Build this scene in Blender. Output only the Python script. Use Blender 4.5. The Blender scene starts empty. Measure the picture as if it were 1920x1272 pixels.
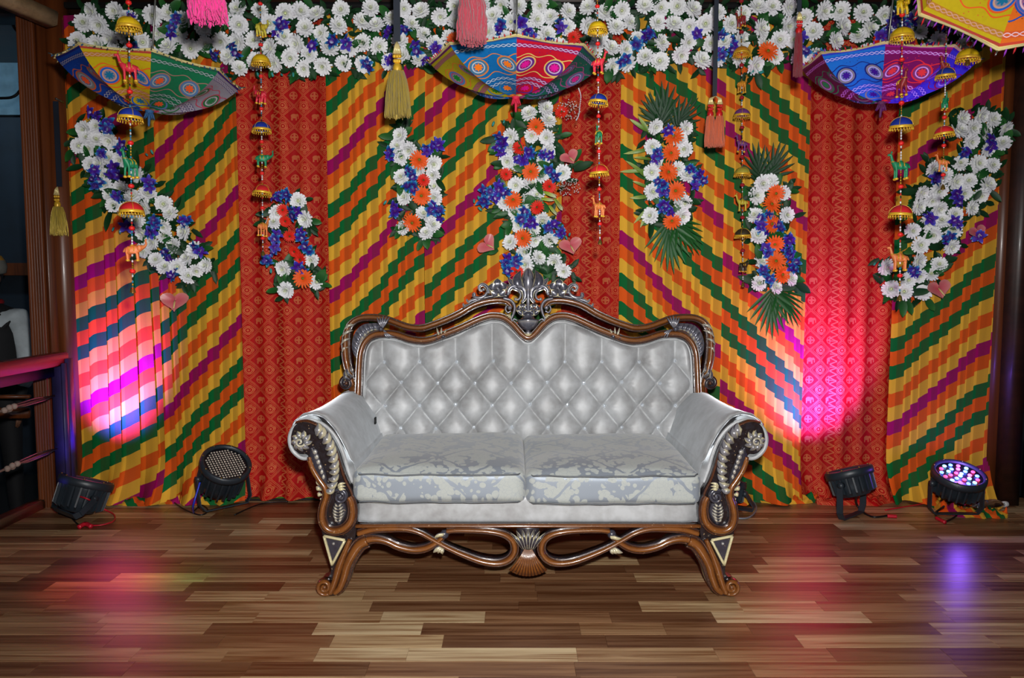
import bpy, bmesh, math, random
from mathutils import Vector, Matrix, noise
random.seed(7)
PI = math.pi
sc = bpy.context.scene
COL = sc.collection

# ------------------------------------------------------------------ camera, world, lights
F = 1440.0; TILT = math.radians(4.41); HC = 1.234
cam_d = bpy.data.cameras.new('camera'); cam = bpy.data.objects.new('camera', cam_d); COL.objects.link(cam)
cam_d.sensor_width = 36.0; cam_d.lens = F / 1920 * 36.0; cam_d.clip_start = 0.05; cam_d.clip_end = 60
cam.location = (0, 0, HC); cam.rotation_euler = (PI/2 - TILT, 0, 0)
sc.camera = cam
sc.view_settings.view_transform = 'Standard'; sc.view_settings.look = 'None'
sc.view_settings.gamma = 1; sc.view_settings.use_curve_mapping = False
sc.view_settings.exposure = 0.0
w = bpy.data.worlds.new('world'); sc.world = w; w.use_nodes = True
w.node_tree.nodes['Background'].inputs[0].default_value = (0.55, 0.7, 1.0, 1)
w.node_tree.nodes['Background'].inputs[1].default_value = 0.035

def lamp(name, kind, loc, target, power, color=(1, 1, 1), **kw):
    d = bpy.data.lights.new(name, kind); o = bpy.data.objects.new(name, d); COL.objects.link(o)
    o.location = loc; d.energy = power; d.color = color
    o.rotation_euler = (Vector(target) - Vector(loc)).to_track_quat('-Z', 'Y').to_euler()
    for k, v in kw.items(): setattr(d, k, v)
    return o
# the camera's own flash, just above and to the side of the lens
lamp('camera_flash', 'SPOT', (0.06, 0.02, HC + 0.17), (0.10, 3.9, 0.85), 500, (1.0, 0.985, 0.965), spot_size=math.radians(118), spot_blend=1.0, shadow_soft_size=0.035)
# broad soft light, high behind the lens, aimed at the stage
lamp('high_area_light', 'AREA', (0.3, -0.6, 3.3), (0.1, 3.2, 0.6), 26, (0.85, 0.93, 1.0), size=2.2)
# coloured uplights of the stage: the wash of the LED cans
lamp('pink_wash', 'SPOT', (-2.20, 3.88, 0.25), (-2.17, 4.22, 0.62), 420, (0.15, 0.03, 1.0), spot_size=math.radians(62), spot_blend=1.0, shadow_soft_size=0.05)
lamp('rose_wash', 'SPOT', (-2.17, 3.88, 0.25), (-2.14, 4.22, 0.70), 60, (1.0, 0.14, 0.5), spot_size=math.radians(52), spot_blend=1.0, shadow_soft_size=0.04)
lamp('post_wash', 'SPOT', (-2.25, 3.75, 0.2), (-2.52, 4.0, 0.55), 3, (0.12, 0.05, 1.0), spot_size=math.radians(80), spot_blend=1.0, shadow_soft_size=0.04)
lamp('magenta_wash', 'SPOT', (1.70, 3.86, 0.31), (1.66, 4.25, 0.62), 260, (0.22, 0.06, 1.0), spot_size=math.radians(76), spot_blend=1.0, shadow_soft_size=0.05)
lamp('violet_wash', 'SPOT', (1.70, 3.86, 0.31), (1.62, 4.22, 0.75), 50, (1.0, 0.18, 0.75), spot_size=math.radians(88), spot_blend=1.0, shadow_soft_size=0.05)
lamp('violet_umbrella_wash', 'SPOT', (2.31, 3.72, 0.30), (1.66, 3.4, 2.1), 85, (0.16, 0.05, 1.0), spot_size=math.radians(30), spot_blend=1.0, shadow_soft_size=0.05)
lamp('magenta_umbrella_wash', 'SPOT', (2.31, 3.70, 0.30), (1.72, 3.35, 2.1), 35, (1.0, 0.06, 0.75), spot_size=math.radians(24), spot_blend=1.0, shadow_soft_size=0.05)
# two unseen spots put in for the red and green blobs on the floor
lamp('red_spot', 'SPOT', (-1.0, 2.2, 2.9), (-1.67, 3.07, 0), 260, (1.0, 0.05, 0.04), spot_size=math.radians(12), spot_blend=1.0, shadow_soft_size=0.05)
lamp('green_spot', 'SPOT', (-1.0, 2.2, 2.9), (-1.40, 3.10, 0), 110, (0.12, 1.0, 0.1), spot_size=math.radians(8), spot_blend=1.0, shadow_soft_size=0.05)
# added fill, no visible source, aimed at the hall wall beyond the left post
lamp('hall_wall_fill', 'AREA', (-4.0, 5.2, 3.1), (-4.3, 6.4, 2.5), 40, (0.55, 0.8, 1.0), size=0.5)

# ------------------------------------------------------------------ helpers
cT, sT = math.cos(TILT), math.sin(TILT)
def ray(px, py):
    x = (px - 960) / F; y = (636 - py) / F
    return Vector((x, cT + y * sT, -sT + y * cT))
CAM = Vector((0, 0, HC))
def P(px, py, Y):
    r = ray(px, py); return CAM + r * (Y / r.y)
def PZ(px, py, z=0.0):
    r = ray(px, py); return CAM + r * ((z - HC) / r.z)
def PL(px, py, Y0, z0, k):           # plane Y = Y0 + (z - z0) * k
    r = ray(px, py); t = (Y0 + (HC - z0) * k) / (r.y - r.z * k)
    return CAM + r * t

def tag(o, label=None, cat=None, group=None, kind=None):
    if label: o['label'] = label
    if cat: o['category'] = cat
    if group: o['group'] = group
    if kind: o['kind'] = kind
    return o
def empty(name, loc, label=None, cat=None, group=None, rz=0):
    o = bpy.data.objects.new(name, None); COL.objects.link(o); o.location = loc; o.rotation_euler.z = rz
    o.empty_display_size = 0.05
    return tag(o, label, cat, group)
def put(name, mesh, parent=None, loc=None, rot=None, scale=None, local=False, mats=None):
    o = bpy.data.objects.new(name, mesh); COL.objects.link(o)
    if mats:
        for i, m in enumerate(mats):
            o.material_slots[i].link = 'OBJECT'; o.material_slots[i].material = m
    if parent is not None:
        o.parent = parent
        if not local and loc is None:      # mesh given in world coordinates: keep it there
            o.matrix_parent_inverse = inv(parent)
            return o
        if not local: o.matrix_parent_inverse = inv(parent)
    if loc is not None: o.location = loc
    if rot is not None:
        if isinstance(rot, Matrix): o.rotation_euler = rot.to_euler()
        else: o.rotation_euler = rot
    if scale is not None: o.scale = (scale,) * 3 if isinstance(scale, (int, float)) else scale
    return o
def inv(p):
    m = Matrix.Translation(p.location) @ p.rotation_euler.to_matrix().to_4x4() @ Matrix.Diagonal((*p.scale, 1))
    if p.parent is not None: m = world(p.parent) @ p.matrix_parent_inverse @ m
    return m.inverted()
def world(p):
    m = Matrix.Translation(p.location) @ p.rotation_euler.to_matrix().to_4x4() @ Matrix.Diagonal((*p.scale, 1))
    if p.parent is not None: m = world(p.parent) @ p.matrix_parent_inverse @ m
    return m

class MB:
    """collects geometry; attributes: tone per vertex, uv per vertex"""
    def __init__(s): s.v = []; s.f = []; s.mi = []; s.tone = []; s.uv = []
    def vert(s, p, tone=0.0, uv=(0, 0)):
        s.v.append(tuple(p)); s.tone.append(tone); s.uv.append(uv); return len(s.v) - 1
    def face(s, ids, mi=0): s.f.append(tuple(ids)); s.mi.append(mi)
    def mesh(s, name, mats, smooth=True, tone=True):
        me = bpy.data.meshes.new(name); me.from_pydata(s.v, [], s.f)
        for m in (mats if isinstance(mats, (list, tuple)) else [mats]): me.materials.append(m)
        me.polygons.foreach_set('material_index', s.mi)
        me.polygons.foreach_set('use_smooth', [smooth] * len(s.f))
        if tone:
            a = me.attributes.new('tone', 'FLOAT', 'POINT'); a.data.foreach_set('value', s.tone)
        uvl = me.uv_layers.new(name='UVMap')
        li = [0] * len(me.loops); me.loops.foreach_get('vertex_index', li)
        flat = []
        for i in li: flat.extend(s.uv[i])
        uvl.data.foreach_set('uv', flat)
        me.update(); return me
    def build(s, name, mats, parent=None, smooth=True): return put(name, s.mesh(name, mats, smooth), parent)
    # --- shapes
    def box(s, c, d, rz=0, tone=0, M=None, mi=0):
        c = Vector(c); n = len(s.v)
        R = M if M is not None else Matrix.Rotation(rz, 3, 'Z')
        for x in (-.5, .5):
            for y in (-.5, .5):
                for z in (-.5, .5):
                    s.vert(c + R @ Vector((x * d[0], y * d[1], z * d[2])), tone)
        for q in ((0, 1, 3, 2), (4, 6, 7, 5), (0, 4, 5, 1), (2, 3, 7, 6), (0, 2, 6, 4), (1, 5, 7, 3)):
            s.face([n + i for i in q], mi)
    def tube(s, pts, r, seg=8, cap=True, tone=0, mi=0, closed=False, flat=1.0, nrm=None, tone_fn=None):
        pts = [Vector(p) for p in pts]; n = len(pts)
        rr = r if isinstance(r, (list, tuple)) else [r] * n
        base = len(s.v); up = None
        for i, p in enumerate(pts):
            if closed: t = pts[(i + 1) % n] - pts[i - 1]
            else: t = pts[min(i + 1, n - 1)] - pts[max(i - 1, 0)]
            if t.length < 1e-9: t = Vector((0, 0, 1))
            t.normalize()
            if nrm is not None: a = Vector(nrm)
            elif up is None: a = Vector((0, -1, 0)) if abs(t.y) < .9 else Vector((1, 0, 0))
            else: a = up
            a = a - t * a.dot(t)
            if a.length < 1e-6: a = t.orthogonal()
            a.normalize(); up = a; b = t.cross(a)
            for k in range(seg):
                th = 2 * PI * k / seg
                s.vert(p + (a * math.cos(th) * flat + b * math.sin(th)) * rr[i], tone if tone_fn is None else tone_fn(i / max(1, n - 1), th), (k / seg, i / n))
        m = n if closed else n - 1
        for i in range(m):
            j = (i + 1) % n
            for k in range(seg):
                l = (k + 1) % seg
                s.face((base + i * seg + k, base + i * seg + l, base + j * seg + l, base + j * seg + k), mi)
        if cap and not closed:
            s.face([base + k for k in range(seg)][::-1], mi); s.face([base + (n - 1) * seg + k for k in range(seg)], mi)
    def sweep(s, pts, hw, ht, nrm, prof, mi=0, cap=True):
        """pts 3D; hw half width, ht height along nrm; prof list of (a in -1..1, b, tone)"""
        pts = [Vector(p) for p in pts]; n = len(pts); base = len(s.v); m = len(prof)
        HW = hw if isinstance(hw, (list, tuple)) else [hw] * n
        HT = ht if isinstance(ht, (list, tuple)) else [ht] * n
        N = Vector(nrm).normalized(); dist = 0
        for i, p in enumerate(pts):
            t = (pts[min(i + 1, n - 1)] - pts[max(i - 1, 0)]).normalized()
            sd = t.cross(N)
            if sd.length < 1e-6: sd = Vector((1, 0, 0))
            sd.normalize()
            if i: dist += (pts[i] - pts[i - 1]).length
            for j, (a, b, tn) in enumerate(prof):
                s.vert(p + sd * a * HW[i] + N * b * HT[i], tn, (j / m, dist))
        for i in range(n - 1):
            for j in range(m):
                k = (j + 1) % m
                s.face((base + i * m + j, base + (i + 1) * m + j, base + (i + 1) * m + k, base + i * m + k), mi)
        if cap:
            s.face([base + j for j in range(m)], mi); s.face([base + (n - 1) * m + j for j in range(m)][::-1], mi)
    def ball(s, c, r, M=None, seg=10, rings=6, tone=0, mi=0, tone_fn=None):
        c = Vector(c); R = r if isinstance(r, (tuple, list)) else (r, r, r); base = len(s.v)
        def q(v): v = Vector((v[0] * R[0], v[1] * R[1], v[2] * R[2])); return c + (M @ v if M is not None else v)
        T = (lambda v: tone) if tone_fn is None else tone_fn
        s.vert(q((0, 0, 1)), T((0, 0, 1)))
        for i in range(1, rings):
            ph = PI * i / rings
            for k in range(seg):
                th = 2 * PI * k / seg; v = (math.sin(ph) * math.cos(th), math.sin(ph) * math.sin(th), math.cos(ph)); s.vert(q(v), T(v))
        s.vert(q((0, 0, -1)), T((0, 0, -1))); e = len(s.v) - 1
        for k in range(seg):
            l = (k + 1) % seg
            s.face((base, base + 1 + k, base + 1 + l), mi)
            s.face((e, e - seg + l, e - seg + k), mi)
            for i in range(rings - 2):
                a = base + 1 + i * seg
                s.face((a + k, a + seg + k, a + seg + l, a + l), mi)
    def lathe(s, prof, c=(0, 0, 0), seg=24, M=None, tone=0, mi=0, rfn=None, cap=False):
        """prof: (r, z[, tone])"""
        c = Vector(c); base = len(s.v); n = len(prof)
        for i, pr in enumerate(prof):
            for k in range(seg):
                th = 2 * PI * k / seg; r = pr[0] * (rfn(th, i) if rfn else 1)
                v = Vector((r * math.cos(th), r * math.sin(th), pr[1]))
                s.vert(c + (M @ v if M is not None else v), pr[2] if len(pr) > 2 else tone, (k / seg, i / n))
        for i in range(n - 1):
            for k in range(seg):
                l = (k + 1) % seg
                s.face((base + i * seg + k, base + i * seg + l, base + (i + 1) * seg + l, base + (i + 1) * seg + k), mi)
        if cap:
            s.face([base + k for k in range(seg)][::-1], mi); s.face([base + (n - 1) * seg + k for k in range(seg)], mi)

def spline(pts, n=6, closed=False):
    """Catmull-Rom through tuples/Vectors of any dimension"""
    L = [tuple(p) for p in pts]; out = []; m = len(L)
    rng = m if closed else m - 1
    for i in range(rng):
        if closed: p0, p1, p2, p3 = L[i - 1], L[i], L[(i + 1) % m], L[(i + 2) % m]
        else: p0, p1, p2, p3 = L[max(i - 1, 0)], L[i], L[i + 1], L[min(i + 2, m - 1)]
        for j in range(n):
            t = j / n
            out.append(tuple(.5 * ((2 * b) + (-a + c) * t + (2 * a - 5 * b + 4 * c - d) * t * t + (-a + 3 * b - 3 * c + d) * t ** 3) for a, b, c, d in zip(p0, p1, p2, p3)))
    if not closed: out.append(L[-1])
    return out
def lerp_list(xs, n):
    out = []
    for i in range(n):
        t = i / max(1, n - 1) * (len(xs) - 1); k = min(int(t), len(xs) - 2); f = t - k
        out.append(xs[k] * (1 - f) + xs[k + 1] * f)
    return out

# ------------------------------------------------------------------ materials
def S(r, g=None, b=None):
    if g is None: r, g, b = r
    def c(u):
        u /= 255.0
        return u / 12.92 if u <= .04045 else ((u + .055) / 1.055) ** 2.4
    return (c(r), c(g), c(b), 1.0)

class G:
    """tiny expression layer over shader nodes"""
    def __init__(s, name, **kw):
        s.m = bpy.data.materials.new(name); s.m.use_nodes = True
        s.nt = s.m.node_tree; s.n = s.nt.nodes; s.l = s.nt.links
        s.b = s.n['Principled BSDF']
        for k, v in kw.items(): s.set(k, v)
    def set(s, k, v):
        names = {'color': 'Base Color', 'rough': 'Roughness', 'metal': 'Metallic', 'coat': 'Coat Weight', 'coat_rough': 'Coat Roughness',
                 'sheen': 'Sheen Weight', 'sheen_rough': 'Sheen Roughness', 'spec': 'Specular IOR Level', 'emit': 'Emission Color', 'emit_s': 'Emission Strength',
                 'trans': 'Transmission Weight', 'alpha': 'Alpha', 'ior': 'IOR', 'normal': 'Normal', 'sss': 'Subsurface Weight', 'tint': 'Sheen Tint', 'aniso': 'Anisotropic'}
        s.put(s.b.inputs[names.get(k, k)], v)
    def put(s, sock, v):
        if isinstance(v, E): s.l.new(v.s, sock)
        elif isinstance(v, bpy.types.NodeSocket): s.l.new(v, sock)
        else:
            if hasattr(sock.default_value, '__len__') and hasattr(v, '__len__') and len(v) == 3 and len(sock.default_value) == 4: v = (*v, 1)
            sock.default_value = v
    def math(s, op, a, b=None, c=None):
        n = s.n.new('ShaderNodeMath'); n.operation = op
        s.put(n.inputs[0], a)
        if b is not None: s.put(n.inputs[1], b)
        if c is not None: s.put(n.inputs[2], c)
        return E(s, n.outputs[0])
    def uv(s):
        n = s.n.new('ShaderNodeTexCoord'); x = s.n.new('ShaderNodeSeparateXYZ'); s.l.new(n.outputs['UV'], x.inputs[0])
        return E(s, x.outputs[0]), E(s, x.outputs[1])
    def obj(s):
        n = s.n.new('ShaderNodeTexCoord'); x = s.n.new('ShaderNodeSeparateXYZ'); s.l.new(n.outputs['Object'], x.inputs[0])
        return E(s, x.outputs[0]), E(s, x.outputs[1]), E(s, x.outputs[2])
    def vec(s, x, y, z=0.0):
        n = s.n.new('ShaderNodeCombineXYZ'); s.put(n.inputs[0], x); s.put(n.inputs[1], y); s.put(n.inputs[2], z); return n.outputs[0]
    def noise(s, vec=None, scale=5, detail=2, rough=.5, dist=0, out=0):
        n = s.n.new('ShaderNodeTexNoise'); n.inputs['Scale'].default_value = scale; n.inputs['Detail'].default_value = detail
        n.inputs['Roughness'].default_value = rough; n.inputs['Distortion'].default_value = dist
        if vec is None:
            t = s.n.new('ShaderNodeTexCoord'); vec = t.outputs['Object']
        s.l.new(vec, n.inputs['Vector']); return E(s, n.outputs[out])
    def voronoi(s, vec, scale, feature='F1', rand=1.0, out=0):
        n = s.n.new('ShaderNodeTexVoronoi'); n.feature = feature; n.inputs['Scale'].default_value = scale; n.inputs['Randomness'].default_value = rand
        s.l.new(vec, n.inputs['Vector']); return E(s, n.outputs[out])
    def ramp(s, fac, stops, mode='LINEAR'):
        n = s.n.new('ShaderNodeValToRGB'); cr = n.color_ramp; cr.interpolation = mode
        while len(cr.elements) < len(stops): cr.elements.new(.5)
        for e, (p, c) in zip(cr.elements, stops): e.position = p; e.color = c if len(c) == 4 else (*c, 1)
        s.put(n.inputs[0], fac); return n.outputs[0]
    def mix(s, fac, a, b, blend='MIX'):
        n = s.n.new('ShaderNodeMix'); n.data_type = 'RGBA'; n.blend_type = blend
        s.put(n.inputs[0], fac); s.put(n.inputs[6], a); s.put(n.inputs[7], b); return n.outputs[2]
    def attr(s, name='tone'):
        n = s.n.new('ShaderNodeAttribute'); n.attribute_name = name; return E(s, n.outputs['Fac'])
    def rnd(s):
        n = s.n.new('ShaderNodeObjectInfo'); return E(s, n.outputs['Random'])
    def bump(s, h, strength=.3, dist=.01):
        n = s.n.new('ShaderNodeBump'); n.inputs['Strength'].default_value = strength; n.inputs['Distance'].default_value = dist
        s.put(n.inputs['Height'], h); s.l.new(n.outputs[0], s.b.inputs['Normal'])
    def facing(s):
        n = s.n.new('ShaderNodeLayerWeight'); n.inputs[0].default_value = .5; return E(s, n.outputs['Facing'])
class E:
    def __init__(s, g, sock): s.g = g; s.s = sock
    def __add__(a, b): return a.g.math('ADD', a, b)
    __radd__ = __add__
    def __sub__(a, b): return a.g.math('SUBTRACT', a, b)
    def __rsub__(a, b): return a.g.math('SUBTRACT', b, a)
    def __mul__(a, b): return a.g.math('MULTIPLY', a, b)
    __rmul__ = __mul__
    def __truediv__(a, b): return a.g.math('DIVIDE', a, b)
    def fract(a): return a.g.math('FRACT', a)
    def floor(a): return a.g.math('FLOOR', a)
    def abs(a): return a.g.math('ABSOLUTE', a)
    def sin(a): return a.g.math('SINE', a)
    def lt(a, b): return a.g.math('LESS_THAN', a, b)
    def gt(a, b): return a.g.math('GREATER_THAN', a, b)
    def max(a, b): return a.g.math('MAXIMUM', a, b)
    def min(a, b): return a.g.math('MINIMUM', a, b)
    def pow(a, b): return a.g.math('POWER', a, b)
    def sqrt(a): return a.g.math('SQRT', a)
    def band(a, c, w): return (a - c).abs().lt(w)          # 1 where |a-c|<w

def plain(name, col, rough=.5, metal=0., var=0., **kw):
    g = G(name, rough=rough, metal=metal, **kw)
    c = col if len(col) == 4 else (*col, 1)
    nz = g.noise(scale=9, detail=3)
    dark = tuple(u * (1 - .35 - var) for u in c[:3]) + (1,)
    g.set('color', g.ramp(nz, [(.25, dark), (.6, c)]))
    return g.m
# ------------------------------------------------------------------ setting materials
def m_striped():
    g = G('striped_leheriya_fabric', rough=.8, spec=.2)
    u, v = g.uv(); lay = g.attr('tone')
    wob = (u * 23.0).sin() * .004 + (u * 61.0 + v * 3.0).sin() * .0035
    t = ((v + wob) / .70).fract()
    Yc, Oc, Gc, Pc = S(232, 174, 52), S(230, 90, 18), S(0, 100, 46), S(160, 0, 92)
    seq = [Yc, Oc, Yc, Gc, Oc, Gc, Yc, Oc, Pc]          # upwards (top of the period is purple)
    col = g.ramp(t, [(i / 9, c) for i, c in enumerate(seq)], 'CONSTANT')
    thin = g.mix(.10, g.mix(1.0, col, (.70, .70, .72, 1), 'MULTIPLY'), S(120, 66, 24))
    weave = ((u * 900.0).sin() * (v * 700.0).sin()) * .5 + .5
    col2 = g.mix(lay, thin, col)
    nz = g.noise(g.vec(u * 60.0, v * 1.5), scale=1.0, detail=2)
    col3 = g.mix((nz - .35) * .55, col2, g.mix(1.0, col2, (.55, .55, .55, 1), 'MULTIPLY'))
    g.set('color', col3); g.bump(weave + nz * 3.0, .12, .002)
    return g.m
def m_brocade():
    g = G('red_brocade_fabric', rough=.7, spec=.2)
    u, v = g.uv()
    W = .112; Hh = .112                                   # one column, one repeat
    cu = (u / W).fract() - .5; cv = (v / Hh).fract() - .5
    au, av = cu.abs(), cv.abs()
    # column type A: nested diamonds with a rosette ; type B: band of motifs
    d = au + av
    lines = d.band(.47, .016).max(d.band(.54, .016)).max(d.band(.38, .012))
    cu2 = (u / W + .5).fract() - .5; cv2 = (v / Hh + .5).fract() - .5
    r = (cu * cu + cv * cv).sqrt(); r2 = (cu2 * cu2 + cv2 * cv2).sqrt()
    ros = r.band(.13, .022).max(r.lt(.05)).max(r.band(.2, .014))
    # figures: small elephants / crosses alternate in the second set of diamonds
    row = ((v / Hh + .5) * .5).fract().gt(.5)
    bodyr = ((cu2 * .75) * (cu2 * .75) + (cv2 - .02) * (cv2 - .02)).sqrt().lt(.11)
    legs = (cu2.abs().band(.1, .035)) * (cv2.band(-.12, .07))
    head = ((cu2 - .15) * (cu2 - .15) + (cv2 - .06) * (cv2 - .06)).sqrt().lt(.065)
    trunk = cu2.band(.21, .022) * cv2.band(-.03, .09)
    ele = bodyr.max(legs).max(head).max(trunk)
    cross = (cu2.abs().lt(.045) * cv2.abs().lt(.2)).max(cv2.abs().lt(.045) * cu2.abs().lt(.2)).max(r2.band(.17, .02))
    fig = ele * row + cross * (1.0 - row)
    # narrow strips of tiny triangles between the columns
    su = (u / (W * 3.0)).fract()
    strip = su.lt(.10)
    tri = ((v * 27.0).fract() - .5).abs() * 2.0
    ts = (tri - su / .10).abs().lt(.2).max((v * 13.5).fract().lt(.07))
    # tiny filigree filling
    fil = ((u * 170.0).sin() * (v * 170.0).sin()).gt(.2) * (d.band(.25, .1))
    base = lines.max(ros).max(fig).max(fil * .55)
    pat = base * (1.0 - strip) + ts * strip
    nz = g.noise(g.vec(u * 14.0, v * 3.0), scale=1.0, detail=3)
    pat2 = pat * (.45 + nz * .6)
    col = g.mix(pat2, S(176, 6, 8), S(205, 112, 66))
    dk = ((u / W + .25).fract()).lt(.5) * .25
    col = g.mix(dk, col, g.mix(1.0, col, S(165, 120, 120), 'MULTIPLY'))
    g.set('color', col); g.bump(pat, .1, .001)
    return g.m
def wood(name, dark, light, rough=.4, scale=(2, 30, 30), coat=.0, var=0.0):
    g = G(name, rough=rough, coat=coat, coat_rough=.15)
    x, y, z = g.obj(); r = g.rnd()
    n1 = g.noise(g.vec(x * scale[0] + r * 37.0, y * scale[1] + r * 11.0, z * scale[2]), scale=1.0, detail=5, rough=.6, dist=.6)
    n2 = g.noise(g.vec(x * scale[0] * .4, y * scale[1] * .2, z * scale[2] * .2), scale=1.0, detail=2)
    f = n1 * .7 + n2 * .5 - .1
    g.set('color', g.ramp(f, [(.2, dark), (.75, light)])); g.bump(n1, .15, .003)
    return g.m
M_STR = m_striped(); M_BRO = m_brocade()
M_POST = wood('varnished_post_wood', S(38, 14, 8), S(122, 62, 26), .38, (25, 25, 1.2), .12)
M_POSTD = wood('dark_beam_wood', S(16, 8, 6), S(58, 28, 16), .45, (1.2, 25, 25), .1)
M_CURB = wood('curb_wood', S(96, 74, 52), S(168, 138, 100), .5, (30, 1.5, 30))
M_WALL = plain('blue_grey_plaster', S(92, 118, 130), .8)
M_DARK = plain('dark_navy_paint', S(16, 30, 42), .7)
M_BLK = plain('black_surface', S(10, 10, 12), .7)

def m_plank():
    g = G('laminate_plank', rough=.33, spec=.45)
    x, y, z = g.obj(); r = g.rnd()
    # fine grain running along the strip and a few broader figures
    gr = g.noise(g.vec(x * 1.6 + r * 91.0, y * 55.0 + r * 17.0, r * 9.0), scale=1.0, detail=5, rough=.62, dist=.4)
    br = g.noise(g.vec(x * .9 + r * 53.0, y * 14.0 + r * 31.0, 0.0), scale=1.0, detail=3, dist=1.2)
    tone = g.ramp(r, [(0, S(128, 92, 64)), (.22, S(146, 108, 76)), (.40, S(164, 128, 92)), (.58, S(180, 148, 110)), (.76, S(200, 172, 130)), (.9, S(212, 190, 150))], 'CONSTANT')
    dk = g.mix(1.0, tone, S(168, 140, 120), 'MULTIPLY')
    lt = g.mix(1.0, tone, (1.12, 1.14, 1.15, 1), 'MULTIPLY')
    col = g.mix((gr - .38) * 3.0, dk, tone)
    col = g.mix((br - .5) * 3.2, col, lt)
    g.set('color', col); g.set('rough', .26 + gr * .16)
    return g.m
M_PLK = m_plank()

# ------------------------------------------------------------------ floor
YB = 4.22                                                # plane of the curtains
XL = PZ(103, 944).x                                      # left edge of the stage
floor = empty('floor', (0, 3.2, 0)); floor['kind'] = 'structure'
b = MB(); b.box((.25, 1.9, -.06), (5.7, 4.9, .1)); b.build('subfloor', M_BLK, floor)
PW = .094; lens = [.30, .38, .46, .56, .66]
pm = {}
for L in lens:
    bm = bmesh.new(); bmesh.ops.create_cube(bm, size=1)
    for v in bm.verts: v.co = Vector((v.co.x * (L - .0004), v.co.y * (PW - .0005), v.co.z * .012))
    bmesh.ops.bevel(bm, geom=[e for e in bm.edges if all(v.co.z > 0 for v in e.verts)], offset=.0006, segments=1, affect='EDGES')
    me = bpy.data.meshes.new('plank'); bm.to_mesh(me); bm.free(); me.materials.append(M_PLK); pm[L] = me
rnd = random.Random(31)
y = 2.26; first = None
while y < YB + .04:
    half = y * .70 + .12; x0 = max(XL, -half); x1 = min(3.05, half)
    x = x0 - rnd.random() * .35 if x0 > XL + .01 else x0
    while x < x1:
        L = rnd.choice(lens)
        if x == XL: L = rnd.choice(lens[:3])
        if L + x > 3.08: L = .30
        o = put('plank', pm[L], floor, loc=(x + L / 2, y, -.006))
        x += L
    y += PW
# nearer and wider part of the stage floor, outside the picture
b = MB(); yy = 2.26 - PW
while yy > -.5:
    x = XL
    while x < 3.05:
        L = rnd.choice(lens); b.box((x + L / 2, yy, -.006), (L - .001, PW - .001, .012)); x += L
    yy -= PW
so = b.build('plank_strip', M_PLK, floor, smooth=False); so['kind'] = 'stuff'

# ------------------------------------------------------------------ curtains
def striped(x0p, x1p, dirn, pref, name_label, seed, wid=(.035, .072), slope=.62, hide=.8, ztop=2.64, Y=YB, x1b=None):
    """pleated leheriya panel; pref = (px, py) where a purple stripe is centred"""
    r = random.Random(seed); X0 = P(x0p, 520, Y).x; X1 = P(x1p, 520, Y).x
    b = MB(); x = X0; u = 0.0; N = 56; cols = []
    Pu = P(pref[0], pref[1], Y)
    while x < X1 - .01:
        w = r.uniform(*wid); w = min(w, X1 - x)
        dl = r.uniform(.2, .45)
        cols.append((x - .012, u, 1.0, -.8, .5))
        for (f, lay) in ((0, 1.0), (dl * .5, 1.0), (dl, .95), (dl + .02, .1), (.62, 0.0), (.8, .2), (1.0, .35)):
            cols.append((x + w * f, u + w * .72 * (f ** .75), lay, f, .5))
        cols.append(None)
        x += w; u += w * (.72 + hide * r.uniform(1.6, 3.2))
    # phase so that purple (the top ninth of the period) is centred at the reference point
    cl = [c for c in cols if c]; cref = min(cl, key=lambda c: abs(c[0] - Pu.x))
    k = (Pu.z - dirn * slope * cref[1]); ph = .70 * (17 / 18) - k
    prev = None
    for ci, c in enumerate(cols):
        if c is None: prev = None; continue
        ids = []
        for j in range(N + 1):
            t = j / N; z = ztop * t ** 1.0
            if z < .02: z = .012
            flare = max(0, (.28 - z)) ** 2 * 1.5
            wv = .006 * math.sin(z * 3 + c[4] * 2) * (1 - t * .5)
            yy = Y - .004 - .010 * c[3] - flare * (.75 + .5 * math.sin(c[0] * 31)) + wv * .5
            fan = .008 * math.sin(z * 2.1 + c[0] * 9)
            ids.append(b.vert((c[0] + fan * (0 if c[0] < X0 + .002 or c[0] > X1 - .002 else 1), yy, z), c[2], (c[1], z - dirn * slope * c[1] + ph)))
        if prev:
            for j in range(N): b.face((prev[j], ids[j], ids[j + 1], prev[j + 1]))
        prev = ids
    o = b.build('striped_curtain', M_STR)
    o.location = (0, 0, 0)
    return tag(o, name_label, 'curtain', 'striped drapes of the backdrop')
striped(117, 300, 1, (118, 305), 'yellow orange green striped drape beside the left wooden post, glowing pink below', 1, (.06, .11), .62, .22)
striped(299, 453, 1, (301, 290), 'striped drape between the pink-lit drape and the red brocade', 2, (.04, .062), 1.0, .22)
striped(621, 801, 1, (640, 288), 'striped drape hanging behind the left corner of the silver sofa', 3, (.04, .075), .9, .25)
striped(797, 1052, 1, (800, 222), 'striped drape behind the tall central spray and the middle of the sofa back', 4, (.04, .075), .9, .25)
striped(1165, 1353, -1, (1167, 200), 'striped drape falling behind the right corner of the sofa, stripes sloping down', 5, (.04, .07), .95, .22)
striped(1350, 1509, -1, (1353, 236), 'striped drape beside the right red brocade, tinted violet at its foot', 6, (.035, .06), .9, .22)
striped(1679, 1868, 1, (1680, 327), 'striped drape at the right wooden post behind the lit spotlight', 7, (.04, .08), .8, .2)

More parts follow.
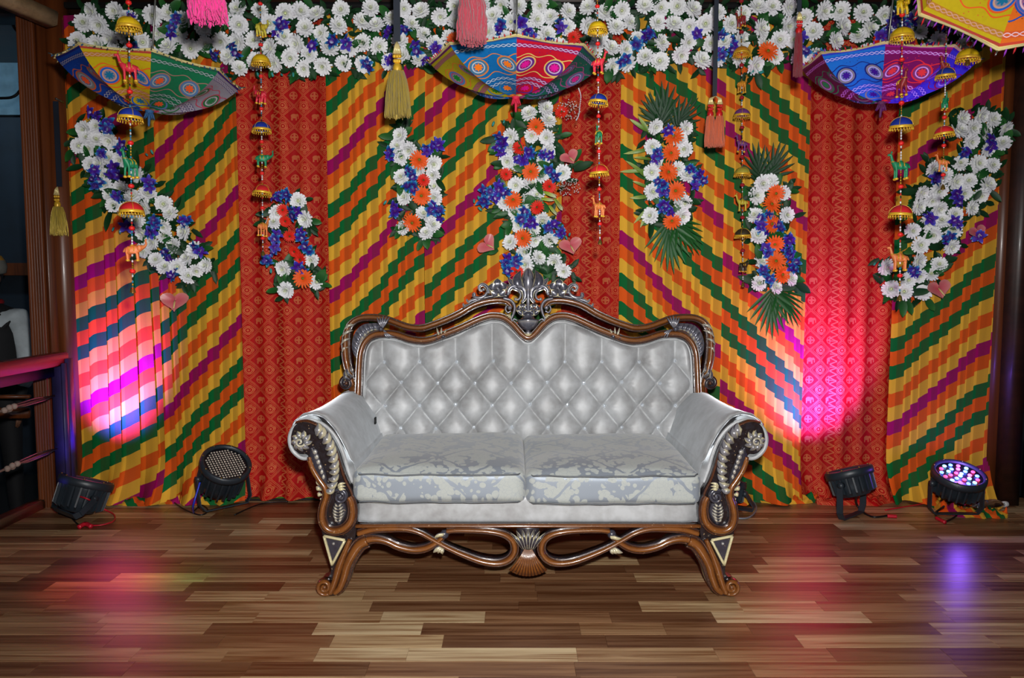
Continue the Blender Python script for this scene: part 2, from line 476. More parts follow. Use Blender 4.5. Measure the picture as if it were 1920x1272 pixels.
def brocade(x0p, x1p, label, seed, Y=YB + .07, ztop=2.70):
    r = random.Random(seed); X0 = P(x0p, 520, Y).x; X1 = P(x1p, 520, Y).x; b = MB()
    nx = int((X1 - X0) / .006); N = 40; prev = None; u = 0; lx = None
    for i in range(nx + 1):
        x = X0 + (X1 - X0) * i / nx; ids = []
        dy0 = .010 * math.sin(x * 52 + seed) + .008 * math.sin(x * 23 + seed * 2)
        for j in range(N + 1):
            z = ztop * j / N; z = max(z, .012)
            yy = Y + dy0 - max(0, .2 - z) ** 2 * 2.2 * (1 + .5 * math.sin(x * 40))
            ids.append(b.vert((x, yy, z), 0, (x + .3 * seed, z)))
        if prev:
            for j in range(N): b.face((prev[j], ids[j], ids[j + 1], prev[j + 1]))
        prev = ids
    return tag(b.build('brocade_curtain', M_BRO), label, 'curtain', 'red brocade drapes of the backdrop')
brocade(446, 632, 'red and gold brocade drape left of the sofa', 1)
brocade(1040, 1172, 'red and gold brocade drape behind the sofa crest and the beaded string', 2)
brocade(1504, 1692, 'red and gold brocade drape lit magenta beside the standing spotlight', 3)

# gathered hems that lie on the floor
def hem(pts, wdt, h, label, seed, mat, name='cloth_hem', vph=0.0):
    """pts: floor path (px,py); a rumpled ribbon of cloth lying along it"""
    r = random.Random(seed); path = spline([tuple(PZ(*p)) for p in pts], 14); b = MB(); n = len(path); m = 12; ids = []
    for i, p in enumerate(path):
        p = Vector(p); q = Vector(path[min(i + 1, n - 1)]) - Vector(path[max(0, i - 1)]); q.normalize(); sd = Vector((-q.y, q.x, 0))
        e = math.sin(PI * (i + .4) / n) ** .5; row = []
        for j in range(m + 1):
            a = (j / m - .5) * 2
            w2 = wdt * e * (1 + .35 * noise.noise(Vector((i * .21, seed, 2))))
            zz = (h * (1 - a * a) * (.45 + .9 * abs(noise.noise(Vector((i * .28 + seed, j * .32, seed)))) * 1.8) + .004) * (1 if abs(a) < .99 else .2)
            pp = p + sd * a * w2; row.append(b.vert((pp.x, pp.y, zz), .9 * (noise.noise(Vector((i * .15, j * .3, 5))) > 0), (i * .012 + j * .01, i * .022 + j * .018 + vph)))
        ids.append(row)
    for i in range(n - 1):
        for j in range(m): b.face((ids[i][j], ids[i + 1][j], ids[i + 1][j + 1], ids[i][j + 1]))
    return tag(b.build(name, mat), label, 'fabric', 'hems gathered on the floor')
hem([(205, 944), (262, 946), (330, 941), (395, 944), (450, 939)], .05, .04, 'crumpled striped hem lying on the floor between the two left spotlights', 3, M_STR)
hem([(1378, 932), (1420, 938), (1480, 941), (1532, 940)], .06, .05, 'crumpled orange and yellow hem on the floor right of the sofa leg', 5, M_STR, vph=.12)
hem([(1530, 946), (1590, 944), (1640, 944), (1682, 936)], .05, .04, 'crumpled red brocade hem on the floor under the tilted spotlight', 8, M_BRO)
hem([(1745, 945), (1790, 962), (1840, 966), (1888, 970)], .07, .035, 'loose striped cloth spread on the floor under the lit spotlight', 11, M_STR, vph=.3)

# ------------------------------------------------------------------ posts, beams, walls
def post(name, x0, x1, yref, Y0, Y1, z0, z1, mat, fl=None, parent=None):
    X0 = P(x0, yref, Y0).x; X1 = P(x1, yref, Y0).x; b = MB()
    b.box(((X0 + X1) / 2, (Y0 + Y1) / 2, (z0 + z1) / 2), (X1 - X0, Y1 - Y0, z1 - z0))
    return put(name, bevelled(b, mat, .006), parent)
def bevelled(b, mat, off=.004, seg=2, smooth=True):
    me = b.mesh('m', mat, smooth=False); bm = bmesh.new(); bm.from_mesh(me)
    bmesh.ops.bevel(bm, geom=bm.edges[:], offset=off, segments=seg, affect='EDGES', clamp_overlap=True); bm.to_mesh(me); bm.free()
    for p in me.polygons: p.use_smooth = smooth
    return me
def st(o): o['kind'] = 'structure'; return o
pl = empty('pillar_left', (P(90, 500, 4.1).x, 4.1, 0)); st(pl)
post('core', 92, 128, 500, 4.16, 4.34, -.4, 2.95, M_POST, parent=pl)
post('inner_moulding', 84, 94, 500, 4.11, 4.3, -.4, 2.9, M_POST, parent=pl)
b = MB()                                                     # fluted outer face
X0 = P(54, 500, 4.1).x; X1 = P(84, 500, 4.1).x; nfl = 6; pts = []
for i in range(nfl * 6 + 1):
    t = i / (nfl * 6); pts.append((X0 + (X1 - X0) * t, 4.08 + .008 * abs(math.cos(t * nfl * PI))))
for (x, y) in pts: b.vert((x, y, -.4)); b.vert((x, y, 2.9))
for i in range(len(pts) - 1): b.face((2 * i, 2 * i + 2, 2 * i + 3, 2 * i + 1))
n0 = len(b.v)
b.box(((X0 + X1) / 2, 4.2, 1.25), (X1 - X0, .2, 3.3)); b.build('fluted_board', M_POST, pl, smooth=False)
pr = empty('pillar_right', (P(1888, 500, 4.2).x, 4.2, 0)); st(pr)
post('core', 1869, 1899, 500, 4.2, 4.4, -.02, 2.95, M_POST, parent=pr)
post('outer_board', 1903, 1935, 500, 4.12, 4.35, -.02, 2.95, M_POSTD, parent=pr)
# header beam, ceiling, its joists
tb = empty('beam_back', (0, 4.3, 2.72)); st(tb)
b = MB(); b.box((.2, 4.37, 2.79), (6.4, .2, .24)); put('board', bevelled(b, M_POSTD), tb)
b = MB(); b.box((.2, 4.24, 2.70), (5.3, .03, .03)); put('batten', bevelled(b, M_BLK), tb)
ce = empty('ceiling', (0, 2, 3.0)); st(ce)
b = MB(); b.box((.2, 2.2, 3.02), (12, 9.0, .05)); b.build('boards', M_POSTD, ce, smooth=False)
for i, x in enumerate((-2.0, -1.1, -.2, .7, 1.6, 2.5)):
    b = MB(); b.box((x, 2.2, 2.94), (.09, 4.6, .12)); put('joist', bevelled(b, M_POSTD), ce)
# slanting brace in the upper left corner
A = P(-60, -32, 3.7); B = P(100, 38, 4.05); d = (B - A); L = d.length
b = MB(); b.box((0, 0, 0), (L, .09, .075)); me = bevelled(b, M_CURB, .006)
o = put('beam_brace', me); o.location = (A + B) / 2; o.rotation_euler = d.to_track_quat('X', 'Z').to_euler(); st(o)
# walls of the hall beyond the stage
hw = empty('wall_left', (-4.6, 6.4, 0)); st(hw)
X0, X1 = P(-500, 100, 6.4).x, P(140, 100, 6.4).x
zs = P(20, 212, 6.4).z
b = MB(); b.box(((X0 + X1) / 2, 6.45, (zs + 4.2) / 2), (X1 - X0, .1, 4.2 - zs)); b.build('upper_plaster', M_WALL, hw, smooth=False)
b = MB(); b.box(((X0 + X1) / 2, 6.44, (zs - 1) / 2), (X1 - X0, .1, zs + 1)); b.build('lower_panel', M_DARK, hw, smooth=False)
b = MB(); b.box(((X0 + X1) / 2, 6.37, zs), (X1 - X0, .04, .05)); b.build('dado_rail', M_WALL, hw, smooth=False)
zr = P(20, 505, 6.3).z
b = MB(); b.box(((X0 + X1) / 2, 6.32, zr), (X1 - X0, .08, .1)); b.build('red_brown_rail', M_POST, hw, smooth=False)
wb = empty('wall_back', (0, 4.6, 0)); st(wb)
b = MB(); b.box((.2, 4.62, 1.2), (5.6, .05, 3.6)); b.build('boards', M_BLK, wb, smooth=False)
wr = empty('wall_right', (4.2, 5.2, 0)); st(wr)
b = MB(); b.box((4.4, 5.2, 1.2), (3.0, .06, 4.0)); b.build('boards', M_BLK, wr, smooth=False)
# lower hall floor at the left
b = MB(); b.box((-5.2, 3.6, -.44), (5.2, 7.6, .06)); st(b.build('floor_hall', M_BLK, None, smooth=False))
# curb on the stage edge
A = PZ(104, 944, .03); b = MB(); b.box((XL - .035, 2.0, -.0), (.07, 4.4, .09)); st(put('trim_curb', bevelled(b, M_CURB, .006)))
b = MB(); b.box((XL - .05, 2.0, -.25), (.04, 4.4, .4)); st(b.build('trim_stage_side', M_BLK, None, smooth=False))
# ================================================================== the sofa
def m_carved():
    g = G('carved_lacquered_wood', rough=.22, coat=.6, coat_rough=.08)
    t = g.attr('tone'); x, y, z = g.obj()
    n = g.noise(scale=60, detail=3); n2 = g.noise(scale=14, detail=3)
    f = t + (n - .5) * .10
    col = g.ramp(f, [(0, S(122, 72, 30)), (.18, S(80, 42, 20)), (.33, S(30, 20, 20)), (.48, S(66, 66, 78)), (.62, S(132, 132, 142)), (.78, S(168, 163, 152)), (.9, S(198, 188, 148)), (1.0, S(215, 205, 160))])
    col = g.mix((n2 - .42) * 1.6, col, g.mix(1.0, col, (.55, .5, .5, 1), 'MULTIPLY'))
    chip = g.noise(scale=110, detail=1).gt(.73)
    col = g.mix(chip * .45, col, S(190, 160, 120))
    g.set('color', col); g.set('metal', g.ramp(t, [(.4, (0, 0, 0, 1)), (.6, (.45, .45, .45, 1)), (.85, (.1, .1, .1, 1))])); g.set('rough', .2 + n2 * .14)
    return g.m
def m_velvet(name, col, shade):
    g = G(name, metal=.05, sheen=.9, sheen_rough=.28, spec=.5, tint=(.85, .93, 1.0, 1))
    n = g.noise(scale=7, detail=4, rough=.6, dist=.4); n2 = g.noise(scale=160, detail=2); n3 = g.noise(scale=30, detail=3)
    f = g.facing()
    c = g.ramp(n * .7 + n3 * .3, [(.3, shade), (.62, col)])
    g.set('color', c); g.set('rough', .40 + n3 * .14); g.bump(n2 * .4 + n3, .12, .002)
    return g.m
def m_damask():
    g = G('damask_fabric', sheen=.25)
    x, y, z = g.obj()
    s = y * .9 + z                                            # unrolled over the front edge
    wx = g.noise(g.vec(x * 9.0, s * 9.0, 0.0), scale=1.0, detail=2); wy = g.noise(g.vec(x * 9.0 + 40.0, s * 9.0, 3.0), scale=1.0, detail=2)
    v = g.vec(x * 1.0 + (wx - .5) * .07, s + (wy - .5) * .07, 0.0)
    vo = g.voronoi(v, 13, 'F1', 1.0); lob = g.voronoi(g.vec(x + (wx - .5) * .03, s + (wy - .5) * .03, 1.0), 40, 'F1', .8)
    # ogee lattice that separates the bouquets
    W, H = .30, .26
    row = (s / H).floor(); fx = (x / W + (row * .5)).fract() - .5; fy = (s / H).fract() - .5
    edge = (fx.abs() + (fy * (1.0 + .0)).abs()) + (wx - .5) * .35
    ground = (edge.band(.52, .03)).max((lob * .9 + (vo - .45) * .9).gt(.66))
    vein = g.voronoi(v, 60, 'DISTANCE_TO_EDGE', 1.0).lt(.035)
    gr = ground.max(vein * .35)
    nz = g.noise(scale=220, detail=2)
    g.set('color', g.mix(gr, S(166, 170, 166), S(140, 148, 158)))
    g.set('rough', 0.66 - gr * .14); g.set('metal', gr * .3); g.bump((1.0 - gr) + nz * .3, .12, .002)
    return g.m
M_CARV = m_carved()
M_VEL = m_velvet('silver_velvet', S(180, 182, 184), S(138, 137, 137))
M_DAM = m_damask()
M_BTN = plain('crystal_button', S(225, 232, 240), .08, .6, coat=1.0)
M_BLACKTAG = plain('black_tag_fabric', S(12, 12, 14), .6)
M_PIPE = plain('dark_cord_piping', S(92, 96, 100), .5)

SX = 990.0
BP = (3.62, .47, .16)                                        # plane of the back: Y0, z0, lean
def back(px, py, d=0.0):                                     # point on the back plane, d towards the viewer
    p = PL(px, py, *BP); return p + Vector((0, -d, 0))
BN = Vector((0, -1, .16)).normalized()
FY = 2.93
def front(px, py, d=0.0): return P(px, py, FY) + Vector((0, -d, 0))
def mir(pts): return [(2 * SX - p[0],) + tuple(p[1:]) for p in pts]
# moulding profile: (a, b, tone)  flat back, side fillets, central round
RAIL = [(-1, -.9, .35), (-1, .25, .35), (-.92, .5, .40), (-.80, .56, .12), (-.70, .42, .36), (-.60, .55, .2), (-.42, .85, .02), (-.15, 1.0, 0), (.15, 1.0, 0), (.42, .85, .02), (.60, .55, .2), (.70, .42, .36), (.80, .56, .12), (.92, .5, .40), (1, .25, .35), (1, -.9, .35)]
LEAF = [(-1, -.3, .4), (-1, .2, .92), (-.86, .42, .95), (-.7, .30, .45), (-.4, .6, .5), (-.12, .9, .66), (0, .7, .42), (.12, .9, .66), (.4, .6, .5), (.7, .30, .45), (.86, .42, .95), (1, .2, .92), (1, -.3, .4)]
ROUND = [(math.sin(a), max(-.3, math.cos(a)), .52 + .12 * math.cos(a)) for a in [(-1 + 2 * i / 10) * 1.95 for i in range(11)]]
ROUNDB = [(a, b, .08 if b > .4 else .34) for a, b, t in ROUND]

sofa = empty('sofa', (P(SX, 1000, FY).x, 3.35, 0), 'silver velvet two-seat sofa with carved lacquered frame, button-tufted back and rolled arms', 'sofa')

def seg_out(pts_px, plane, n=7, d=0.0):
    sp = spline([tuple(p[:2]) for p in pts_px], n); return [plane(x, y, d) for x, y in sp]

# ---- tufted back
TOP = [(683, 742), (684, 700), (686, 667), (690, 651), (698, 640), (713, 634), (728, 634), (740, 636), (767, 644), (790, 647), (806, 645), (820, 641), (857, 627), (893, 611), (910, 605), (923, 602), (940, 604), (957, 616), (973, 631), (983, 640), (990, 642)]
topf = TOP + mir(TOP[:-1])[::-1]
topsp = spline(topf, 8)
def side_x(y):
    return 683 + (0 if y < 742 else (y - 742) * .25)
def top_y(x):
    best = None
    for (a, b), (c, d) in zip(topsp[:-1], topsp[1:]):
        if (a - x) * (c - x) <= 0 and abs(c - a) > 1e-6:
            yy = b + (d - b) * (x - a) / (c - a); best = yy if best is None else min(best, yy)
    return best if best is not None else 742
bpts = []
rows = [(678, [721, 787, 857, 926, 991, 1059, 1129, 1199, 1266]), (718, [752, 821, 891, 959, 1026, 1095, 1166, 1237]),
        (760, [723, 787, 854, 923, 994, 1064, 1133, 1204, 1267]), (803, [751, 817, 888, 960, 1028, 1097, 1166, 1234])]
for y, xs in rows: bpts += [(x, y + (1 if x % 2 else -1)) for x in xs]
LX, LY = 68.4, 83.0
def tuft(x, y, ex):
    ax = (x - 991) / LX; ay = max(0.0, (y - 678) / LY)
    ra = ax + ay; rb = ax - ay
    def dome(t):
        t = abs(t - round(t)) * 2; return 1 - (1 - min(1, t)) ** 2.6
    h = (dome(ra) * dome(rb)) ** .55
    d = .040 * h
    for bx, by in bpts:
        dx, dy = x - bx, y - by; r2 = dx * dx + dy * dy
        if r2 < 1600:
            r = math.sqrt(r2); th = math.atan2(dy, dx)
            d -= .016 * math.exp(-r2 / 60) ; d += .0016 * math.cos(11 * th + bx) * math.exp(-(r - 9) ** 2 / 90)
    e = min(1, ex / 11.0); d = d * (1 - (1 - e) ** 2) + .004
    return d
import numpy as np
tarr = np.array(topsp)
def edge_d(x, y): return float(np.sqrt(((tarr - (x, y)) ** 2).sum(1)).min())
b = MB(); NX, NY = 300, 96; ids = []
xl, xr = 683.5, 2 * SX - 683.5
for i in range(NX + 1):
    x = xl + (xr - xl) * i / NX; ty = top_y(x); row = []
    for j in range(NY + 1):
        y = 832 + (ty - 832) * j / NY
        p = back(x, y, tuft(x, y, edge_d(x, y))); row.append(b.vert(p, 0))
    ids.append(row)
for i in range(NX):
    for j in range(NY): b.face((ids[i][j], ids[i + 1][j], ids[i + 1][j + 1], ids[i][j + 1]))
bu = b.build('tufted_back', M_VEL, sofa)
b = MB(); b.tube([back(x, y, .012) for x, y in spline([(p[0], p[1] + 2.5) for p in topf], 6)], .0065, 6)
b.build('back_piping', M_VEL, bu)
bm = MB(); bm.lathe([(0, .007), (.0045, .0062), (.008, .003), (.0095, 0), (.0095, -.003)], seg=8, M=Matrix.Rotation(PI / 2, 3, 'X'))
me_btn = bm.mesh('button', M_BTN, smooth=False)
for x, y in bpts:
    p = back(x, y, tuft(x, y, edge_d(x, y)) + .003); put('button', me_btn, bu, loc=p)
# solid body of the back behind the cloth and its rear lining
b = MB(); poly = spline(topf, 3); n = len(poly)
f_ = [b.vert(back(x, y, -.012)) for x, y in poly] ; f2 = [b.vert(back(x, y, -.07)) for x, y in poly]
bl = [b.vert(back(x, 830, -.012)) for x in (683, 2 * SX - 683)]; bl2 = [b.vert(back(x, 900, -.07)) for x in (683, 2 * SX - 683)]
b.face(f_ + [bl[1], bl[0]]); b.face((f2 + [bl2[1], bl2[0]])[::-1])
for i in range(n - 1): b.face((f_[i], f2[i], f2[i + 1], f_[i + 1]))
b.build('back_shell', M_VEL, sofa, smooth=False)

# ---- back rails
INN = [(p[0], p[1] - 7) if 720 < p[0] else (p[0] - 7, p[1] - 3) for p in TOP[3:]]
INN = [(673, 760), (675, 720), (676, 690), (679, 660), (688, 640), (704, 628), (728, 626), (745, 628), (770, 636), (792, 639), (812, 636), (835, 627), (865, 615), (893, 602), (912, 595), (926, 593), (944, 596), (961, 608), (975, 624), (984, 632), (990, 634)]
inn = INN + mir(INN[:-1])[::-1]
b = MB(); path = seg_out(inn, back, 7, .012); b.sweep(path, .0195, .034, BN, RAIL); b.build('inner_rail', M_CARV, sofa)
OUT = [(664, 724), (657, 700), (651, 672), (650, 648), (652, 625), (660, 608), (676, 598), (699, 596), (722, 599), (742, 606), (766, 614), (790, 616), (812, 610), (836, 601), (862, 589), (888, 574), (914, 566), (938, 564), (952, 568), (960, 578)]
outer_l = MB()
for k, pts in enumerate((OUT, mir(OUT))):
    b = MB(); path = seg_out(pts, back, 7, .0); nn = len(path)
    hw = lerp_list([.016, .022, .024, .022, .019, .018, .018, .019, .019, .018, .019, .019, .020, .02, .019, .018, .015, .010], nn)
    b.sweep(path, hw, lerp_list([.03, .045, .045, .04, .036, .034, .034, .034, .034, .034, .03, .022], nn), BN, RAIL); b.build('outer_rail', M_CARV, sofa)

def spiral(c, r0, r1, a0, turns, plane, n=26, d=0.0, sgn=1):
    out = []
    for i in range(n):
        t = i / (n - 1); r = r0 + (r1 - r0) * t; a = a0 + sgn * turns * 2 * PI * t
        out.append(plane(c[0] + r * math.cos(a), c[1] + r * math.sin(a), d + .010 * t))
    return out
def scroll(parent, name, plane, px_pts, w0, w1, prof=ROUND, d=.02, nrm=BN, ht=None, n=6, knob=None):
    b = MB(); path = seg_out(px_pts, plane, n, d); nn = len(path)
    hw = lerp_list([w0, (w0 + w1) * .55, w1] if not isinstance(w0, list) else w0, nn)
    b.sweep(path, hw, [h * (ht or 1.0) for h in hw], nrm, prof)
    if knob: b.ball(plane(knob[0], knob[1], d + .006), knob[2], seg=10, rings=6, tone=knob[3] if len(knob) > 3 else .6)
    return b.build(name, M_CARV, parent)
def leafpx(b, plane, base, tip, width, d=.02, bend=0.0, prof=LEAF, nrm=BN, ht=.5, n=10, round_tip=False):
    """a carved leaf from base px to tip px"""
    bx, by = base; tx, ty = tip; dx, dy = tx - bx, ty - by; L = math.hypot(dx, dy); nx, ny = -dy / L, dx / L
    pts = []; ws = []
    for i in range(n + 1):
        t = i / n; k = math.sin(PI * t) * bend
        pts.append(plane(bx + dx * t + nx * k, by + dy * t + ny * k, d + .006 * math.sin(PI * t)))
        ws.append(width * (math.sin(PI * min(1, (t * .9 + .1)) ** (1.2 if not round_tip else 1.9)) * .95 + .06))
    b.sweep(pts, ws, [w * ht for w in ws], nrm, prof)
for sgn in (0, 1):
    mx = (lambda pts: pts) if sgn == 0 else mir
    m1 = (lambda p: p) if sgn == 0 else (lambda p: (2 * SX - p[0],) + tuple(p[1:]))
    # fluted shell that fills the corner between the two rails
    b = MB(); o_ = spline(mx([(716, 606), (700, 606), (684, 608), (672, 616), (664, 630), (661, 648), (664, 664), (670, 672)]), 9)
    i_ = spline(mx([(716, 620), (704, 619), (692, 624), (683, 634), (677, 648), (674, 660), (672, 668), (671, 673)]), 9)
    m = len(o_); K = 8; g0 = []
    for i in range(m):
        fl = abs(math.sin(i * .62)); row = []
        for j in range(K + 1):
            t = j / K; x = o_[i][0] * (1 - t) + i_[i][0] * t; y = o_[i][1] * (1 - t) + i_[i][1] * t
            d = .016 + .012 * math.sin(PI * t) * (.45 + .55 * fl)
            tone = (.84 if fl > .55 else .58) if t > .78 else .46 + .12 * fl
            row.append(b.vert(back(x, y, d), tone))
        g0.append(row)
    for i in range(m - 1):
        for j in range(K): b.face((g0[i][j], g0[i + 1][j], g0[i + 1][j + 1], g0[i][j + 1]))
    b.build('corner_shell', M_CARV, sofa)
    # three cream gadroons on the shoulder
    b = MB()
    for (a, c) in (((648, 618), (668, 608)), ((644, 632), (665, 619)), ((642, 646), (660, 634)), ((644, 660), (656, 650))):
        leafpx(b, back, m1(a), m1(c), .008, .034, 3 if sgn else -3, prof=[(p, q, .80 if q > .5 else .42) for p, q, t in ROUND], ht=1)
    b.build('shoulder_gadroon', M_CARV, sofa)
    # fan knot where the rails meet
    b = MB()
    for k in range(5):
        t = (k - 2) / 2
        leafpx(b, back, m1((719, 616)), m1((719 + t * 12 + 2, 591 + abs(t) * 3)), .0075, .036, 0, ht=1.1, prof=[(p, q, .64 if q > .9 else .40) for p, q, t2 in ROUND])
    b.ball(back(*m1((717, 616)), .045), .012, tone=.5, seg=10, rings=6)
    for k in range(3):
        leafpx(b, back, m1((722, 617)), m1((733 + k * 5, 634 - k * 1.5)), .006, .036, 3, ht=1.0, prof=[(p, q, .64 if q > .9 else .40) for p, q, t2 in ROUND])
    b.build('fan_knot', M_CARV, sofa)
    # little scroll bridging the gap
    b = MB()
    for k, (a, c) in enumerate((((826, 632), (820, 614)), ((829, 630), (829, 613)), ((833, 629), (838, 616)))):
        leafpx(b, back, m1(a), m1(c), .006, .034, 0, ht=1.1, prof=[(p, q, .84 if q > .7 else .40) for p, q, t2 in ROUND])
    for c in ((819, 632, .011), (832, 630, .011), (838, 622, .007)):
        b.ball(back(*m1(c[:2]), .036), c[2], seg=10, rings=6, tone=.46)
    b.build('bridge_scroll', M_CARV, sofa)
    # scroll at the foot of the side post
    b = MB(); c = m1((652, 717)); sp = spiral(c, 12.5, 2.5, -.6 if sgn == 0 else PI + .6, 1.6, back, 34, .026, -1 if sgn == 0 else 1)
    b.sweep(sp, lerp_list([.010, .009, .006], 34), lerp_list([.014, .013, .012], 34), BN, [(p, q, .5 if q < .9 else .3) for p, q, t in ROUND])
    b.ball(back(c[0], c[1], .036), .009, tone=.15); b.ball(back(c[0], c[1], .012), (.028, .02, .028), tone=.36)
    for (a, e, wd, bd) in (((666, 706), (655, 684), .009, 6), ((662, 712), (650, 692), .009, 6), ((668, 700), (661, 682), .006, 4)):
        leafpx(b, back, m1(a), m1(e), wd, .030, bd * (-1 if sgn == 0 else 1), prof=[(p, q, .84 if abs(p) > .6 else .5) for p, q, t in ROUND], ht=1.1)
    b.build('post_scroll', M_CARV, sofa)

# ---- crest
crest = put('crest', None, sofa); 
b = MB()
cd = .03
b.ball(back(990, 526, cd + .004), (.029, .030, .060), M=Matrix.Rotation(-.16, 3, 'X'), seg=28, rings=18, tone_fn=lambda v: .93 if (v[1] > -.42 and v[1] < .1) else (.44 if abs(v[0]) > .62 else (.40 if abs(v[0]) < .07 and v[2] > .2 else .62)))
for s_ in (-1, 1):
    leafpx(b, back, (990 + s_ * 3, 547), (990 + s_ * 14, 508), .026, cd - .006, s_ * 12, ht=.8, prof=[(p, q, .93 if abs(p) > .85 else .5) for p, q, t in ROUND])
b.build('tulip_bud', M_CARV, crest)
for s_ in (-1, 1):
    b = MB()
    leafpx(b, back, (990 + s_ * 5, 548), (990 + s_ * 38, 521), .018, cd - .004, s_ * 3, ht=.6)
    leafpx(b, back, (990 + s_ * 8, 550), (990 + s_ * 40, 535), .016, cd - .002, s_ * -3, ht=.6)
    b.build('side_leaf', M_CARV, crest)
    X = lambda x: SX + s_ * (SX - x)
    # C scrolls
    b = MB(); sp = [(X(978), 568), (X(984), 558), (X(983), 545), (X(974), 538), (X(961), 538), (X(954), 545), (X(955), 551)]
    path = seg_out(sp, back, 7, cd); nn = len(path)
    b.sweep(path, lerp_list([.006, .013, .017, .014, .011, .007], nn), lerp_list([.012, .02, .022, .018, .014, .01], nn), BN, LEAF)
    sp = [(X(972), 546), (X(976), 552), (X(974), 560), (X(968), 563)]
    b.sweep(seg_out(sp, back, 6, cd), .006, .010, BN, ROUND); b.ball(back(X(967), 561, cd + .008), .0085, tone=.72); b.ball(back(X(953), 551, cd + .004), .0085, tone=.6)
    b.build('c_scroll', M_CARV, crest)
    # star flower
    fl = MB(); c = (X(934), 541)
    for k in range(5):
        a = -PI / 2 + k * 2 * PI / 5 + .08 * s_
        bx, by = c[0] + 2 * math.cos(a), c[1] + 2 * math.sin(a)
        leafpx(fl, back, (bx, by), (c[0] + 18.5 * math.cos(a), c[1] + 18.5 * math.sin(a)), .0225, cd + .008, 0, ht=.16, prof=[(-1, -.3, .4), (-1, .3, .95), (-.85, .5, .95), (-.7, .2, .42), (-.2, .35, .55), (0, .15, .45), (.2, .35, .55), (.7, .2, .42), (.85, .5, .95), (1, .3, .95), (1, -.3, .4)])
    fl.ball(back(c[0], c[1], cd + .014), (.011, .009, .011), tone=.5, tone_fn=lambda v: .45 if v[0] * v[2] > 0 else .68)
    fl.build('star_flower', M_CARV, crest)
    # curls running down the outer rail
    b = MB()
    sp = [(X(916), 551), (X(914), 540), (X(906), 534), (X(899), 538), (X(901), 545), (X(906), 544)]
    path = seg_out(sp, back, 7, cd - .004); nn = len(path); b.sweep(path, lerp_list([.009, .010, .009, .006, .004], nn), lerp_list([.014, .014, .012, .01], nn), BN, LEAF)
    sp = [(X(914), 548), (X(908), 556), (X(897), 559), (X(889), 556), (X(888), 551), (X(892), 550)]
    path = seg_out(sp, back, 7, cd - .006); nn = len(path); b.sweep(path, lerp_list([.007, .010, .009, .006, .004], nn), lerp_list([.012, .013, .01, .008], nn), BN, ROUND)
    b.ball(back(X(907), 543, cd + .004), .008, tone=.66); b.ball(back(X(890), 553, cd), .0085, tone=.62)
    sp = [(X(900), 560), (X(888), 563), (X(879), 566), (X(875), 561)]
    path = seg_out(sp, back, 6, cd - .008); b.sweep(path, lerp_list([.009, .008, .003], len(path)), .01, BN, LEAF)
    sp = [(X(892), 566), (X(880), 572), (X(871), 574), (X(869), 569)]
    path = seg_out(sp, back, 6, cd - .010); b.sweep(path, lerp_list([.009, .008, .003], len(path)), .01, BN, LEAF)
    # dark pad of carving between curls and rail
    sp = [(X(952), 556), (X(930), 556), (X(908), 560), (X(886), 569), (X(868), 580)]
    path = seg_out(sp, back, 6, .002); b.sweep(path, lerp_list([.014, .014, .014, .011, .005], len(path)), .03, BN, [(p, q, .42) for p, q, t in ROUND])
    b.build('crest_curl', M_CARV, crest)
    # volute hanging at the end of the outer rail
    b = MB()
    sp = [(X(944), 560), (X(958), 564), (X(965), 575), (X(963), 588), (X(959), 598), (X(961), 606)]
    path = seg_out(sp, back, 7, cd - .002); b.sweep(path, lerp_list([.007, .008, .008, .006, .005], len(path)), .016, BN, ROUND)
    b.ball(back(X(956), 577, cd + .006), .011, tone=.62)
    sp = [(X(958), 583), (X(952), 586), (X(948), 580), (X(950), 573)]; b.sweep(seg_out(sp, back, 6, cd), .005, .010, BN, ROUND)
    for k in range(3): leafpx(b, back, (X(957), 590), (X(947 + k * 5), 592 + k * 4), .005, cd - .004, 0, ht=1, prof=[(p, q, .88 if q > .7 else .4) for p, q, t in ROUND])
    b.build('rail_volute', M_CARV, crest)
    # small five lobed flowers over the urn
    fl = MB(); c = (X(979.5), 580)
    for k in range(5):
        a = -PI / 2 + k * 2 * PI / 5
        leafpx(fl, back, (c[0] + 1.5 * math.cos(a), c[1] + 1.5 * math.sin(a)), (c[0] + 11.5 * math.cos(a), c[1] + 11.5 * math.sin(a)), .0175, cd + .014, 0, ht=.18, round_tip=True, prof=[(-1, -.3, .4), (-1, .3, .95), (-.8, .5, .92), (-.6, .2, .46), (0, .15, .5), (.6, .2, .46), (.8, .5, .92), (1, .3, .95), (1, -.3, .4)])
    fl.ball(back(c[0], c[1], cd + .02), .007, tone=.5); fl.build('small_flower', M_CARV, crest)
# pistil, stem, urn, foot
b = MB(); b.sweep(seg_out([(990, 538), (990, 552), (990, 568), (990, 584)], back, 6, cd + .006), lerp_list([.012, .010, .008, .011, .012], 19), lerp_list([.02, .02, .016, .018], 19), BN, [(p, q, .92 if q < .3 and abs(p) > .8 else .42 + .2 * q) for p, q, t in ROUND]); b.build('stem', M_CARV, crest)
R_B = Matrix.Rotation(-.16, 3, 'X')
b = MB(); c = back(990, 604, cd - .004)
b.lathe([(.008, -.062, .9), (.02, -.058, .85), (.012, -.046, .5), (.012, -.040, .45), (.030, -.030, .5), (.044, -.012, .55), (.050, .002, .72), (.052, .008, .45), (.047, .012, .5), (.040, .013, .4), (.030, .02, .5), (.026, .034, .5), (.03, .046, .46), (.018, .05, .6)], c, 32, R_B, rfn=lambda th, i: 1 + (.05 * math.cos(16 * th) if i in (4, 5, 6) else 0))
b.build('urn', M_CARV, crest)
b = MB()
